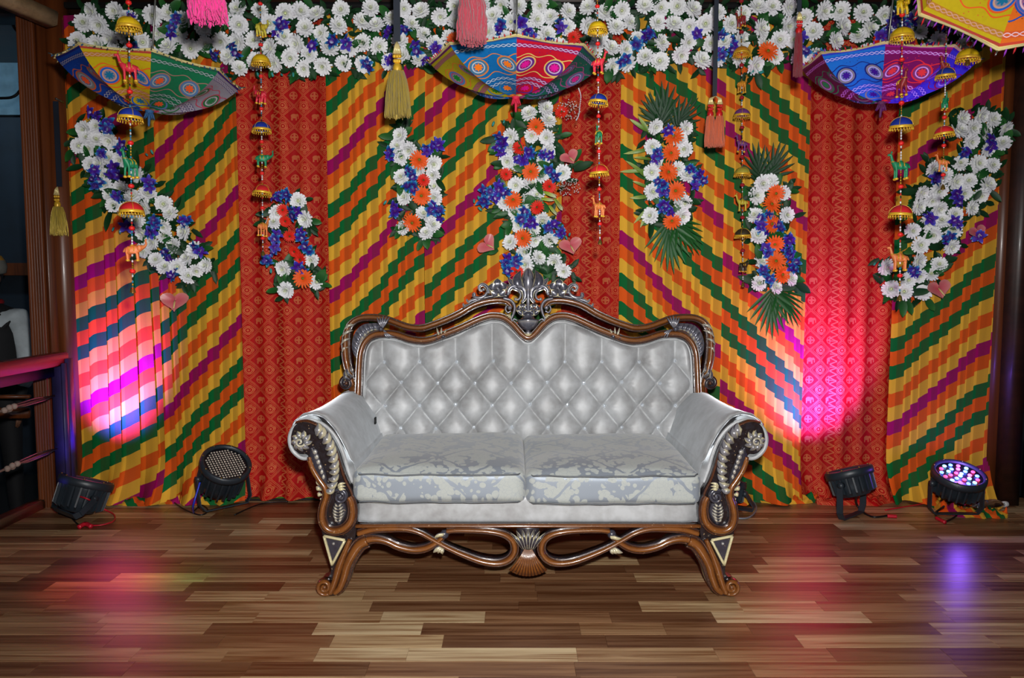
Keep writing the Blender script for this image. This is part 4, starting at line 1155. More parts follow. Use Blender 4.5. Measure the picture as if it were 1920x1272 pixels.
# ================================================================== hanging strings
M_THREAD = plain('string_thread', S(150, 120, 90), .7)
BEADC = [plain('gold_seed_bead', S(200, 150, 40), .25, .7), plain('white_seed_bead', S(220, 220, 225), .3), plain('black_seed_bead', S(20, 20, 25), .3), plain('turquoise_seed_bead', S(30, 130, 170), .3), plain('red_seed_bead', S(200, 30, 30), .3)]
M_REDB = plain('red_felt_bead', S(225, 28, 25), .55); M_DREDB = plain('dark_red_pompom', S(150, 10, 28), .8)
M_GOLD = plain('gold_trim', S(230, 180, 50), .35, .25)
CH = {k: plain(k + '_charm_fabric', c, .5) for k, c in dict(yellow=S(225, 185, 20), blue=S(25, 50, 150), red=S(205, 35, 40), pink=S(220, 45, 65), green=S(20, 130, 85), orange=S(225, 125, 65), purple=S(120, 60, 130), olive=S(170, 160, 60), dark=S(60, 50, 30), maroon=S(150, 40, 45), ochre=S(215, 140, 40), lime=S(205, 190, 60)).items()}
M_BELL = plain('brass_bell', S(150, 125, 60), .3, .8)

def dome_mesh():
    b = MB(); pr = []
    for i in range(9):
        a = i / 8 * PI / 2; pr.append((.040 * math.sin(a) + .0004, .037 * math.cos(a)))
    b.lathe(pr, seg=24, mi=0, rfn=lambda th, i: 1 + .03 * abs(math.sin(4 * th)) * (i / 8))
    b.lathe([(.036, .0), (.034, .006), (.02, .014), (.004, .018)], seg=24, mi=0)          # lining
    b.lathe([(.0405, .006), (.0425, .003), (.043, -.003), (.040, -.006), (.0385, -.001), (.0385, .004)], seg=24, mi=1)
    for k in range(24):
        a = k * PI / 12; r = .041; b.tube([(r * math.cos(a), r * math.sin(a), -.004), (r * 1.03 * math.cos(a), r * 1.03 * math.sin(a), -.014)], [.0018, .0026], 4, mi=1)
    for k in range(4):
        a = k * PI / 2 + .4; b.tube([(pr[i][0] * math.cos(a) * 1.02, pr[i][0] * math.sin(a) * 1.02, pr[i][1] + .0008) for i in range(9)], .0011, 4, mi=1)
    return b.mesh('umbrella_charm', [CH['red'], M_GOLD])
ME_DOME = dome_mesh()
def skin_animal(kind):
    V = []; Ed = []; Rr = []
    def v(p, r, par=None):
        V.append(p); Rr.append(r); i = len(V) - 1
        if par is not None: Ed.append((par, i))
        return i
    c = v((0, 0, 0), .0125)
    bk = v((-.014, 0, .001), .0115, c); fr = v((.014, 0, .002), .0115, c)
    if kind == 'elephant':
        hd = v((.025, 0, .010), .010, fr); t1 = v((.036, 0, .012), .0048, hd); t2 = v((.041, 0, .022), .0036, t1); t3 = v((.038, 0, .032), .003, t2); v((.043, 0, .036), .003, t3)
        hb = v((-.019, 0, .003), .007, bk); v((-.026, 0, -.006), .002, hb)
        lw, ll = .0052, .024
    else:
        n1 = v((.022, 0, .012), .0058, fr); n2 = v((.025, 0, .026), .0042, n1); hd = v((.027, 0, .036), .0052, n2); v((.037, 0, .034), .0034, hd)
        hm = v((0, 0, .013), .0062, c); v((0, 0, .018), .003, hm)
        hb = v((-.020, 0, .002), .005, bk); v((-.025, 0, -.008), .0018, hb)
        lw, ll = .0038, .030
    for x, par in ((-.014, bk), (.014, fr)):
        for y in (-.007, .007):
            a = v((x, y, -.008), lw, par); q = v((x + .001, y * 1.1, -.008 - ll * .6), lw * .85, a); v((x + .002, y * 1.15, -.008 - ll), lw * .9, q)
    me = bpy.data.meshes.new(kind); me.from_pydata(V, Ed, []); o = bpy.data.objects.new('tmp', me); COL.objects.link(o)
    sk = o.modifiers.new('s', 'SKIN'); sk.use_smooth_shade = True
    for i, r in enumerate(Rr): me.skin_vertices[0].data[i].radius = (r, r)
    me.skin_vertices[0].data[0].use_root = True
    ss = o.modifiers.new('u', 'SUBSURF'); ss.levels = 1; ss.render_levels = 1
    dg = bpy.context.evaluated_depsgraph_get(); ev = o.evaluated_get(dg); m2 = bpy.data.meshes.new_from_object(ev)
    bpy.data.objects.remove(o)
    b = MB()
    for vt in m2.vertices: b.vert(vt.co)
    for p in m2.polygons: b.face(list(p.vertices))
    # saddle cloth trims, ears, hoof rings
    for x in (-.006, .006): b.tube([(x, .0135 * math.sin(t), .0138 * math.cos(t)) for t in [(-1.7 + 3.4 * i / 8) for i in range(9)]], .0016, 4, mi=1)
    for x in (-.013, .015):
        for y in (-.0078, .0078):
            zz = -.008 - ll * .95; b.ball((x, y, zz), (.0062, .0058, .004), mi=1, seg=8, rings=4)
    b.ball((.0, 0, .0165 if kind == 'elephant' else .010), (.006, .009, .003), mi=1, seg=8, rings=4)
    if kind == 'elephant':
        for y in (-1, 1): b.ball((.021, y * .0105, .008), (.007, .0022, .009), mi=0, seg=8, rings=5)
        for y in (-1, 1): b.ball((.030, y * .0085, .013), .0014, mi=1, seg=5, rings=3)
    else:
        for y in (-1, 1): b.ball((.025, y * .004, .042), (.0018, .0015, .004), mi=0, seg=6, rings=4)
        b.tube([(.022 + .0045 * math.cos(t), .0062 * math.sin(t), .014) for t in [i * PI / 4 for i in range(8)]], .0014, 4, mi=1, closed=True)
    return b.mesh(kind, [CH['red'], M_GOLD])
ME_EL, ME_CA = skin_animal('elephant'), skin_animal('camel')
bb_ = MB(); bb_.ball((0, 0, 0), (.0108, .0108, .0085), seg=10, rings=6); ME_RB = bb_.mesh('red_bead', M_REDB)
bb_ = MB(); bb_.lathe([(.002, .012), (.006, .010), (.0085, .002), (.010, -.006), (.0115, -.008), (.009, -.008)], seg=14); bb_.ball((0, 0, -.010), .003, seg=6, rings=4); ME_BELL = bb_.mesh('bell', M_BELL)
def hang(x0, x1, Y, items, yend, label, scale=1.0, seed=1, red=None):
    """items: (kind, colour, py, heading degrees)"""
    r = random.Random(seed); top = P(x0, -30, Y); bot = P(x1, yend, Y); top = Vector((top.x, Y, 2.96))
    root = empty('charm_string', (top.x, Y, top.z), label, 'hanging string', 'beaded charm strings hung over the stage')
    def at(py):
        p = P(x0 + (x1 - x0) * max(0, py) / yend, py, Y); return p
    b = MB(); b.tube([top, at(0), bot], .0012, 4); b.build('thread', M_THREAD, root)
    zt, zb_ = top.z, bot.z; z = zt; cols = MB(); n = int((zt - zb_) / (.0105 * scale))
    for i in range(n):
        z = zt - (zt - zb_) * i / n; t = (zt - z) / (zt - zb_); p = top.lerp(bot, t) if z > at(0).z else at(0).lerp(bot, (at(0).z - z) / (at(0).z - zb_))
        cols.ball(p, (.0036 * scale, .0036 * scale, .0050 * scale), seg=6, rings=4, mi=r.choice((0, 0, 1, 1, 2, 3, 4, 1)))
    o = put('seed_bead', cols.mesh('seed_bead', BEADC), root); o['kind'] = 'stuff'
    for kind, colr, py, *hd in items:
        p = at(py)
        if kind == 'bead':
            put('red_bead', ME_RB, root, loc=p, scale=scale * (1.0 if red is None else 1.15), mats=[red or M_REDB])
        elif kind == 'dome':
            q = put('umbrella_charm', ME_DOME, root, loc=p, scale=scale, rot=(r.uniform(-.06, .06), r.uniform(-.1, .1), r.random()), mats=[CH[colr], M_GOLD]); q['label'] = colr + ' umbrella charm with gold fringe'
        elif kind in ('el', 'ca'):
            q = put('elephant_charm' if kind == 'el' else 'camel_charm', ME_EL if kind == 'el' else ME_CA, root, loc=p, scale=scale * (hd[1] if len(hd) > 1 else 1.0), rot=(0, r.uniform(-.1, .1), math.radians(hd[0])), mats=[CH[colr], M_GOLD]); q['label'] = colr + (' elephant' if kind == 'el' else ' camel') + ' charm'
    put('bell', ME_BELL, root, loc=at(yend), scale=scale)
    return root
B = lambda *ys: [('bead', '', y) for y in ys]
hang(241, 249, 2.86, [('dome', 'yellow', 52), ('ca', 'pink', 128, 205, 1.25), ('dome', 'blue', 222), ('ca', 'green', 308, 250, 1.25), ('dome', 'red', 398), ('el', 'orange', 470, 20, 1.15)] + B(5, 85, 172, 268, 349, 428, 509), 545, 'beaded charm string before the left umbrella, first from the left wooden post', 1.03, 3)
hang(488, 493, 3.55, [('el', 'lime', 52, 60, 1.15), ('dome', 'yellow', 118), ('el', 'pink', 178, 150, 1.2), ('dome', 'blue', 244), ('el', 'green', 298, 15, 1.15), ('dome', 'red', 362), ('ca', 'orange', 425, 60, 1.15)] + B(7, 84, 143, 204, 266, 325, 390, 447), 476, 'beaded charm string hanging before the left red brocade drape', 1.0, 5)
hang(1120, 1125, 2.98, [('dome', 'yellow', 57), ('ca', 'pink', 118, -20, 1.2), ('dome', 'blue', 192), ('ca', 'green', 252, 100, 1.1), ('dome', 'red', 325), ('ca', 'orange', 388, 150, 1.15)] + B(12, 82, 150, 218, 284, 355, 420), 455, 'beaded charm string beside the red umbrella panel, before the middle brocade', .87, 7)
hang(1390, 1393, 3.95, [('ca', 'maroon', 35, 120, 1.15), ('dome', 'ochre', 101), ('ca', 'ochre', 158, 20, 1.1), ('dome', 'purple', 217), ('ca', 'purple', 270, 160, 1.1), ('dome', 'olive', 327), ('ca', 'lime', 380, 170, 1.1), ('dome', 'dark', 442), ('el', 'dark', 498, 30, 1.0)] + B(2, 60, 122, 183, 239, 294, 347, 408, 470), 535, 'charm string with dark red pompoms between the orange tassel and the palm spray', .98, 9, M_DREDB)
hang(1692, 1687, 2.98, [('el', 'yellow', 8, 30, 1.1), ('dome', 'yellow', 70), ('ca', 'maroon', 158, 270, 1.2), ('dome', 'blue', 238), ('ca', 'green', 312, 170, 1.3), ('dome', 'red', 403), ('ca', 'orange', 485, 165, 1.25)] + B(28, 112, 193, 269, 350, 440, 517), 560, 'beaded charm string hanging before the violet-lit umbrella', 1.0, 11)
hang(1776, 1768, 3.02, [('ca', 'maroon', 125, 200, 1.1), ('dome', 'blue', 143), ('el', 'green', 192, 250, 1.0), ('dome', 'red', 252), ('ca', 'orange', 305, 150, 1.0)] + B(220, 273, 328), 352, 'short charm string between the violet-lit umbrella and the right flower spray', .86, 13)
hang(1828, 1814, 3.0, [('dome', 'yellow', 110)] + B(82), 118, 'single yellow umbrella charm on a thread under the cropped corner umbrella', 1.0, 15)

# ================================================================== tassels
M_RIBN = plain('navy_ribbon', S(16, 26, 42), .6)
def silk(name, c, rough=.35, metal=.0):
    g = G(name, rough=rough, metal=metal, sheen=.3); u, v = g.uv()
    n = g.noise(g.vec(u * 3.0, v * .5), scale=8, detail=2); g.set('color', g.mix(n, g.mix(1.0, c, (.5, .45, .4, 1), 'MULTIPLY'), c)); return g.m
M_SGOLD = silk('gold_silk', S(205, 178, 60), .3, .35); M_SOR = silk('orange_silk', S(225, 105, 60)); M_SMAR = silk('maroon_silk', S(130, 22, 40)); M_SPINK = silk('hot_pink_wool', S(245, 50, 150), .8); M_SROSE = silk('rose_wool', S(185, 60, 80), .8)
M_CREAM = plain('cream_cap_bead', S(225, 205, 140), .3, .3)
def tassel(x, Y, yrib0, yrib1, ribw, heads, ysilk0, ysilk1, w0, w1, mat, capmat, label, fluffy=False, seed=1, n=110, kink=0.0):
    r = random.Random(seed); s = F / Y; top = P(x, yrib0, Y); ztop = top.z if yrib0 > 0 else 2.96
    root = empty('tassel', (top.x, Y, ztop), label, 'tassel', 'tassels hung over the stage')
    b = MB(); pb = P(x, yrib1, Y); m = (ztop + pb.z) / 2; b.box((top.x * .5 + pb.x * .5, Y, m), (ribw / s, .004, ztop - pb.z)); b.build('ribbon', M_RIBN, root, smooth=False)
    for hx in heads:
        zz0 = P(x, yrib1, Y).z; zz1 = P(x, ysilk0, Y).z; X = P(hx, ysilk0, Y).x; L = zz0 - zz1; hs = L / .12
        if not fluffy:
            b = MB(); cx = pb.x
            for i in range(3):
                dx = (i - 1) * .011 * hs
                b.tube([(cx, Y, zz0), (X + dx * .5, Y - .003, zz0 - L * .15), (X + dx, Y - .004, zz0 - L * .42)], [.002 * hs, .0062 * hs, .0075 * hs], 8, mi=0)
                b.ball((X + dx, Y - .004, zz0 - L * .5), .0082 * hs, seg=8, rings=5, mi=1)
                b.ball((X + dx * .8, Y - .004, zz0 - L * .66), .0092 * hs, seg=8, rings=5, mi=1)
            b.lathe([(.004 * hs, zz0 - L * .70), (.016 * hs, zz0 - L * .78), (.019 * hs, zz0 - L * .9), (.015 * hs, zz1 - L * .04)], c=(X, Y, 0), seg=14, mi=1, rfn=lambda th, i: 1 + .08 * math.cos(8 * th))
            b.build('bead_cap', [M_CREAM, capmat], root)
        else:
            b = MB(); b.lathe([(.004, zz1 + .03), (w0 / s * .35, zz1 + .02), (w0 / s * .45, zz1 - .002)], c=(X, Y, 0), seg=12); b.build('bead_cap', mat, root)
        z2 = P(x, ysilk1, Y).z; f = MB(); nn = n
        for i in range(nn):
            a = r.random() * 2 * PI; q = math.sqrt(r.random()); R0, R1 = w0 / s / 2 * q, w1 / s / 2 * q
            x0, y0 = X + R0 * math.cos(a), Y + R0 * math.sin(a); x1, y1 = X + R1 * math.cos(a) * 1.02, Y + R1 * math.sin(a)
            ze = z2 + r.uniform(0, .012) * (4 if fluffy else 1)
            pts = []
            for k in range(6):
                t = k / 5; e = t ** .55; jx = r.uniform(-1, 1) * (.006 if fluffy else .0013)
                pts.append((x0 + (x1 - x0) * e + jx, y0 + (y1 - y0) * e + r.uniform(-1, 1) * (.006 if fluffy else .001), zz1 + (ze - zz1) * t))
            f.tube(pts, [.0016, .0022, .0022, .002, .0018, .0008] if not fluffy else [.003, .0045, .004, .0045, .004, .002], 4, cap=False)
        o = f.build('silk_fringe' if not fluffy else 'wool_fringe', mat, root); o['kind'] = 'stuff'
    return root
tassel(744, 3.3, -30, 78, 12, [745], 134, 222, 24, 50, M_SGOLD, M_GOLD, 'gold silk tassel on a navy ribbon before the garland', seed=1, n=190)
tassel(1342, 3.5, -30, 180, 8, [1332, 1349], 218, 277, 12, 21, M_SOR, BEADC[4], 'double orange silk tassel on a long navy ribbon', seed=2)
tassel(1499, 3.02, -30, 22, 8, [1498], 62, 145, 9, 17, M_SMAR, BEADC[4], 'narrow maroon tassel beside the violet-lit umbrella', seed=3)
tassel(108, 4.12, 190, 350, 10, [108], 388, 443, 16, 32, M_SGOLD, M_GOLD, 'gold silk tassel hung on the left wooden post', seed=4, n=130)
tassel(388, 2.4, -60, -30, 8, [388], -22, 46, 44, 66, M_SPINK, M_GOLD, 'fluffy hot pink wool tassel at the top edge', True, 5, 420)
tassel(884, 2.7, -60, -30, 8, [884], -24, 84, 34, 52, M_SROSE, M_GOLD, 'fluffy dusty rose wool tassel beside the middle umbrella rod', True, 6, 380)
b = MB(); p_ = P(108, 188, 4.12); b.tube([(p_.x, 4.105, p_.z + .006), (p_.x, 4.17, p_.z)], .005, 8); tag(b.build('nail', M_ROD), 'steel nail in the left wooden post holding the gold tassel', 'nail')
# ================================================================== flowers
def petal_mat(name, stops, rough=.6, sss=.0):
    g = G(name, rough=rough, spec=.3); t = g.attr('tone'); r = g.rnd()
    col = g.ramp(t, stops); col = g.mix(r * .22, col, g.mix(1.0, col, (.78, .78, .84, 1), 'MULTIPLY')); g.set('color', col); return g.m
M_MUM = petal_mat('chrysanthemum_petal', [(0, S(190, 205, 110)), (.25, S(232, 238, 205)), (.5, S(242, 243, 240)), (1, S(248, 248, 252))])
M_GER = petal_mat('gerbera_petal', [(0, S(120, 110, 20)), (.18, S(180, 50, 10)), (.4, S(235, 80, 22)), (1, S(245, 105, 35))])
M_GERR = petal_mat('red_gerbera_petal', [(0, S(90, 70, 20)), (.18, S(120, 10, 10)), (.4, S(220, 30, 20)), (1, S(232, 50, 30))])
M_ORC = petal_mat('blue_orchid_petal', [(0, S(190, 210, 230)), (.25, S(96, 26, 150)), (.5, S(58, 16, 112)), (.72, S(26, 66, 160)), (.9, S(50, 150, 200)), (1, S(120, 205, 215))])
M_ORP = petal_mat('purple_orchid_petal', [(0, S(200, 200, 230)), (.22, S(90, 20, 140)), (.6, S(70, 22, 150)), (.85, S(60, 60, 190)), (1, S(190, 200, 235))])
M_ANT = petal_mat('anthurium_spathe', [(0, S(190, 70, 85)), (.7, S(212, 112, 118)), (1, S(214, 135, 128))], .35)
M_SPAD = plain('anthurium_spadix', S(225, 200, 130), .5)
M_LEAF = petal_mat('dark_green_leaf', [(0, S(20, 66, 26)), (.5, S(30, 88, 36)), (1, S(56, 112, 46))], .45)
M_LEAF2 = petal_mat('deep_green_leaf', [(0, S(10, 44, 20)), (1, S(26, 74, 34))], .5)
M_VAR = petal_mat('variegated_leaf', [(0, S(60, 100, 30)), (.5, S(120, 150, 60)), (1, S(205, 210, 130))], .4)
M_LILY = petal_mat('lily_bud', [(0, S(110, 150, 40)), (.5, S(170, 190, 80)), (1, S(225, 225, 200))], .45)

def petal(b, base, dirn, up, L, W, cup, tones, mi=0, seg=3, tip=.35, curl=0.0):
    """a bent strip: base point, direction, up normal"""
    dirn = dirn.normalized(); side = dirn.cross(up).normalized(); prev = None
    for i in range(seg + 1):
        t = i / seg; w = W * (math.sin(PI * (.18 + .72 * t)) if i < seg else tip)
        c = base + dirn * L * t + up * (cup * L * t * t + curl * L * math.sin(PI * t))
        tn = tones[0] + (tones[1] - tones[0]) * t
        a = b.vert(c - side * w + up * W * .25, tn); m = b.vert(c, tn * .96); d = b.vert(c + side * w + up * W * .25, tn)
        if prev: b.face((prev[0], prev[1], m, a), mi); b.face((prev[1], prev[2], d, m), mi)
        prev = (a, m, d)
UP = Vector((0, 0, 1))
def mum_mesh(seed):
    r = random.Random(seed); b = MB(); R = .042
    for n, el, L, z0, tn in ((18, -.12, 1.0, 0, (.5, 1)), (17, .18, .96, .003, (.5, 1)), (15, .48, .84, .006, (.45, .9)), (12, .80, .66, .008, (.3, .7)), (8, 1.15, .46, .009, (.1, .4))):
        for k in range(n):
            a = (k + r.uniform(-.2, .2)) * 2 * PI / n + n; e = el + r.uniform(-.12, .12)
            d = Vector((math.cos(a) * math.cos(e), math.sin(a) * math.cos(e), math.sin(e))); u = Vector((-math.cos(a) * math.sin(e), -math.sin(a) * math.sin(e), math.cos(e)))
            petal(b, Vector((math.cos(a) * .003, math.sin(a) * .003, z0)), d, u, R * L * r.uniform(.88, 1.08), R * .15, .24, tn, seg=3, tip=.75)
    b.ball((0, 0, .004), (.012, .012, .008), seg=8, rings=4, tone=.2)
    return b.mesh('chrysanthemum', M_MUM)
def gerb_mesh(seed, m):
    r = random.Random(seed); b = MB()
    for n, el, L, z0 in ((18, .08, 1.0, 0), (16, .25, .88, .002), (14, .6, .4, .004)):
        for k in range(n):
            a = (k + r.uniform(-.15, .15)) * 2 * PI / n + n; e = el + r.uniform(-.08, .08)
            d = Vector((math.cos(a) * math.cos(e), math.sin(a) * math.cos(e), math.sin(e))); u = Vector((-math.cos(a) * math.sin(e), -math.sin(a) * math.sin(e), math.cos(e)))
            petal(b, Vector((math.cos(a) * .006, math.sin(a) * .006, z0)), d, u, .042 * L, .0055, -.08, (.3, 1), tip=.5)
    b.ball((0, 0, .004), (.009, .009, .005), seg=10, rings=4, tone=.0)
    return b.mesh('gerbera', m)
def orchid_mesh(seed, m):
    r = random.Random(seed); b = MB()
    for k in range(5):
        a = PI / 2 + k * 2 * PI / 5; e = .2 + r.uniform(-.25, .25)
        d = Vector((math.cos(a) * math.cos(e), math.sin(a) * math.cos(e), math.sin(e))); u = Vector((-math.cos(a) * math.sin(e), -math.sin(a) * math.sin(e), math.cos(e)))
        petal(b, Vector((0, 0, 0)), d, u, .034 * r.uniform(.85, 1.1), .0115 if k % 2 else .009, -.15, (.3, 1), seg=4, tip=.12, curl=.12)
    for s_ in (-1, 1): petal(b, Vector((0, 0, .002)), Vector((s_ * .5, -.5, .8)), Vector((0, .6, .5)).normalized(), .016, .006, .2, (.0, .3))
    petal(b, Vector((0, 0, .002)), Vector((0, -.6, .7)), Vector((0, .7, .5)).normalized(), .02, .006, -.3, (.1, .4))
    return b.mesh('orchid', m)
def bud_mesh():
    b = MB(); b.ball((0, 0, 0), (.006, .006, .013), seg=8, rings=5, tone_fn=lambda v: .9 + v[2] * .1); return b.mesh('orchid_bud', petal_mat('orchid_bud_skin', [(0, S(20, 110, 120)), (1, S(60, 160, 150))], .4))
def leaf_mesh(L, W, m, seg=6, fold=.25, bend=-.2):
    b = MB(); petal(b, Vector((0, 0, 0)), Vector((1, 0, 0)), UP, L, W, bend, (.1, .9), seg=seg, tip=.04); return b.mesh('leaf', m)
def frond_mesh(n=13, L=.17, m=None, w=.007, spread=1.25):
    b = MB(); b.tube([(0, 0, 0), (L * .35, 0, .004), (L * .5, 0, .004)], [.0025, .002, .001], 5, tone=.3)
    for k in range(n):
        t = k / (n - 1); a = (t - .5) * 2 * spread; bs = Vector((L * .12 + L * .35 * (1 - abs(t - .5) * 2), 0, .003))
        petal(b, bs, Vector((math.cos(a), math.sin(a), .05)), UP, L * (.62 + .25 * math.cos(a)), w, -.05, (.1, .8), seg=4, tip=.08)
    return b.mesh('palm_frond', m)
def anth_mesh():
    b = MB(); N, Mr = 26, 6; c = b.vert((0, 0, 0), 0); rows = []
    for i in range(N):
        a = 2 * PI * i / N; s = math.sin(a / 2); rr = (.9 + .38 * abs(math.cos(a)) ** 1.2) if False else 1
        # heart outline, point at -Y
        x = 16 * math.sin(a) ** 3; y = 13 * math.cos(a) - 5 * math.cos(2 * a) - 2 * math.cos(3 * a) - math.cos(4 * a)
        row = []
        for j in range(1, Mr + 1):
            t = j / Mr; row.append(b.vert((x * t * .0047, (y + 0) * t * .0037 + .004, .010 * t * t + .003 * math.sin(a * 8) * t * t - .004 * (1 - t)), t))
        rows.append(row)
    for i in range(N):
        k = (i + 1) % N; b.face((c, rows[k][0], rows[i][0]))
        for j in range(Mr - 1): b.face((rows[i][j], rows[k][j], rows[k][j + 1], rows[i][j + 1]))
    b.tube([(0, .006, .002), (.001, -.014, .014), (.002, -.042, .03)], [.004, .0055, .003], 7, mi=1)
    return b.mesh('anthurium', [M_ANT, M_SPAD])
MUMS = [mum_mesh(i) for i in range(5)]; GERS = [gerb_mesh(1, M_GER), gerb_mesh(2, M_GER)]; GERR = gerb_mesh(3, M_GERR)
ORCS = [orchid_mesh(i, M_ORC) for i in range(3)] + [orchid_mesh(i + 5, M_ORP) for i in range(3)]; BUD = bud_mesh()
LEAVES = [leaf_mesh(.075, .017, M_LEAF), leaf_mesh(.062, .020, M_LEAF, bend=-.35), leaf_mesh(.09, .018, M_LEAF2), leaf_mesh(.05, .014, M_LEAF2)]
VARL = [leaf_mesh(.13, .011, M_VAR, bend=-.5), leaf_mesh(.10, .010, M_VAR, bend=-.3)]
FROND = frond_mesh(10, .17, M_LEAF2, .0085, 1.0); FRONDL = frond_mesh(11, .2, M_LEAF, .0085, .85); ANTH = anth_mesh()

def face_rot(r, tilt=.6, yaw=None):
    """+Z of the flower towards the viewer, with some wobble"""
    d = Vector((r.uniform(-tilt, tilt), -1, r.uniform(-tilt, tilt) - .05)).normalized()
    q = d.to_track_quat('Z', 'Y').to_matrix(); return (q @ Matrix.Rotation(r.uniform(0, 2 * PI), 3, 'Z'))
def leaf_rot(r, ang, out=.35):
    """leaf pointing along angle ang in the picture plane"""
    x = Vector((math.cos(ang), -out, math.sin(ang))).normalized(); z = Vector((r.uniform(-.5, .5), -1, r.uniform(-.5, .5))); z = (z - x * z.dot(x)).normalized(); y = z.cross(x)
    return Matrix((x, y, z)).transposed()
def spray(label, mums, gers=(), orcs=(), leaves=30, seed=1, Y=YB - .075, reds=(), fronds=(), anth=(), var=(), buds=(), lily=(), name='flower_spray', spine=None, group='floral sprays pinned to the drapes', cat='flower arrangement', green_r=24):
    r = random.Random(seed); cx = sum(m[0] for m in mums) / len(mums); top = min(m[1] for m in mums)
    root = empty(name, P(cx, top, Y + .03), label, cat, group)
    for i, (x, y) in enumerate(mums):
        put('chrysanthemum', r.choice(MUMS), root, loc=P(x, y, Y - r.uniform(0, .035)), rot=face_rot(r, .6), scale=r.uniform(.95, 1.15) * (1.0 if name == 'flower_garland' else .93))
    for x, y in gers: put('gerbera', r.choice(GERS), root, loc=P(x, y, Y - .045 - r.uniform(0, .01)), rot=face_rot(r, .35), scale=r.uniform(1.0, 1.15))
    for x, y in reds: put('gerbera', GERR, root, loc=P(x, y, Y - .045), rot=face_rot(r, .4), scale=r.uniform(.68, .85))
    for x, y in orcs:
        for k in range(2 if name == 'flower_garland' else 3):
            put('orchid', r.choice(ORCS), root, loc=P(x + r.uniform(-7, 7), y + r.uniform(-8, 8), Y - .04 - r.uniform(0, .02)), rot=face_rot(r, .8), scale=r.uniform(.9, 1.25))
    for x, y in buds:
        b_ = put('orchid_bud', BUD, root, loc=P(x, y, Y - .03), rot=(r.uniform(-.6, .6), r.uniform(-.9, .9), 0), scale=r.uniform(.8, 1.2))
    anchor = list(mums) + list(gers)
    # leaves that reach out of the spray
    for i in range(leaves):
        x, y = r.choice(anchor); a = r.uniform(0, 2 * PI); rad = r.uniform(4, green_r)
        p = P(x + math.cos(a) * rad * .62, y - math.sin(a) * rad * .62, Y + .012 - r.uniform(0, .045))
        put('leaf', r.choice(LEAVES), root, loc=p, rot=leaf_rot(r, a, r.uniform(0, .6)), scale=r.uniform(.8, 1.25))
    for x, y, a in var: put('leaf', r.choice(VARL), root, loc=P(x, y, Y), rot=leaf_rot(r, a, .3), scale=r.uniform(.8, 1.1))['label'] = 'pale striped leaf'
    for x, y, a, s_ in fronds: put('palm_frond', FRONDL if a < 0 else FROND, root, loc=P(x, y, Y), rot=leaf_rot(r, a, .12), scale=s_)
    for x, y, s_, rz in anth:
        d = Vector((.15, -1, .2)).normalized().to_track_quat('Z', 'Y').to_matrix()
        put('anthurium', ANTH, root, loc=P(x, y, Y - .05), rot=d @ Matrix.Rotation(rz, 3, 'Z'), scale=s_)
    for x, y, a, L in lily:
        b = MB()
        for k in range(3):
            b2 = k * 2.1; petal(b, Vector((0, 0, 0)), Vector((1, .10 * math.cos(b2), .10 * math.sin(b2))), Vector((0, math.cos(b2), math.sin(b2))), L, .010, -.03, (.2, .95), seg=6, tip=.06)
        put('lily_bud', b.mesh('lily_bud', M_LILY), root, loc=P(x, y, Y - .05), rot=leaf_rot(r, a, .35))
    # base of small foliage and stems that hold the spray together
    f = MB(); pts = sorted(mums, key=lambda m: m[1])
    for x, y in anchor:
        for k in range(11):
            a = r.uniform(0, 2 * PI); p = P(x + r.uniform(-17, 17), y + r.uniform(-17, 17), Y + .03); R_ = leaf_rot(r, a, r.uniform(-.1, .3))
            petal(f, p, R_ @ Vector((1, 0, 0)), R_ @ Vector((0, 0, 1)), r.uniform(.045, .075), .014, -.15, (.0, .6), seg=3, tip=.05)
    o = f.build('foliage', M_LEAF2, root); o['kind'] = 'stuff'
    return root

A_m = [(160,243),(182,237),(207,263),(180,263),(163,258),(148,274),(167,280),(203,298),(188,307),(171,309),(227,300),(260,328),(227,352),(197,345),(210,365),(277,365),(250,370),(213,385),(273,390),(307,383),(320,402),(257,412),(307,425),(347,435),(308,443),(267,437),(287,455),(327,462),(367,470),(353,484),(293,488),(333,500),(310,502),(388,498),(367,507),(353,518),(270,470),(238,395),(195,330)]
A_o = [(176,213),(200,236),(230,278),(213,320),(182,326),(187,288),(180,340),(277,344),(222,372),(290,420),(347,418),(283,443),(313,480),(373,467),(243,425),(325,515)]
spray('long diagonal spray of white chrysanthemums and blue orchids on the pink-lit drape, anthurium below', A_m, orcs=A_o, leaves=60, seed=21, anth=[(328, 566, .98, 0)], buds=[(275, 290), (285, 285), (212, 430), (225, 435)], var=[])
B_m = [(560,377),(574,410),(513,418),(532,503),(585,487),(593,530),(537,543),(520,398)]
spray('small oval spray with red gerberas pinned to the left red brocade drape', B_m, gers=[(568, 522)], reds=[(535,415),(543,443),(552,472),(563,487),(530,394)], orcs=[(520,367),(541,370),(554,397),(520,443),(520,465),(560,443),(574,465),(563,507),(507,482)], leaves=34, seed=22, buds=[(500, 498), (508, 508), (588, 470)], green_r=22)
C_m = [(752,255),(768,280),(752,295),(784,318),(753,333),(812,307),(813,328),(815,350),(815,370),(760,370),(795,403),(757,428),(811,422),(800,438),(745,275)]
spray('oval spray with two large orange gerberas left of the central spray', C_m, gers=[(790,367),(773,418),(786,300)], reds=[(794,338)], orcs=[(817,267),(803,284),(732,293),(766,328),(770,347),(740,393),(807,387),(823,400)], leaves=34, seed=23, buds=[(722, 380), (830, 410)], green_r=22)
D_m = [(993,215),(1021,204),(1027,227),(997,254),(1026,258),(959,256),(955,275),(968,310),(952,302),(1016,305),(1013,330),(968,347),(995,347),(989,372),(947,380),(982,393),(967,397),(973,421),(999,428),(1019,412),(1002,449),(1030,449),(958,455),(982,471),(1009,484),(986,496),(1041,489),(1058,508),(1055,324),(1027,283),(1008, 366)]
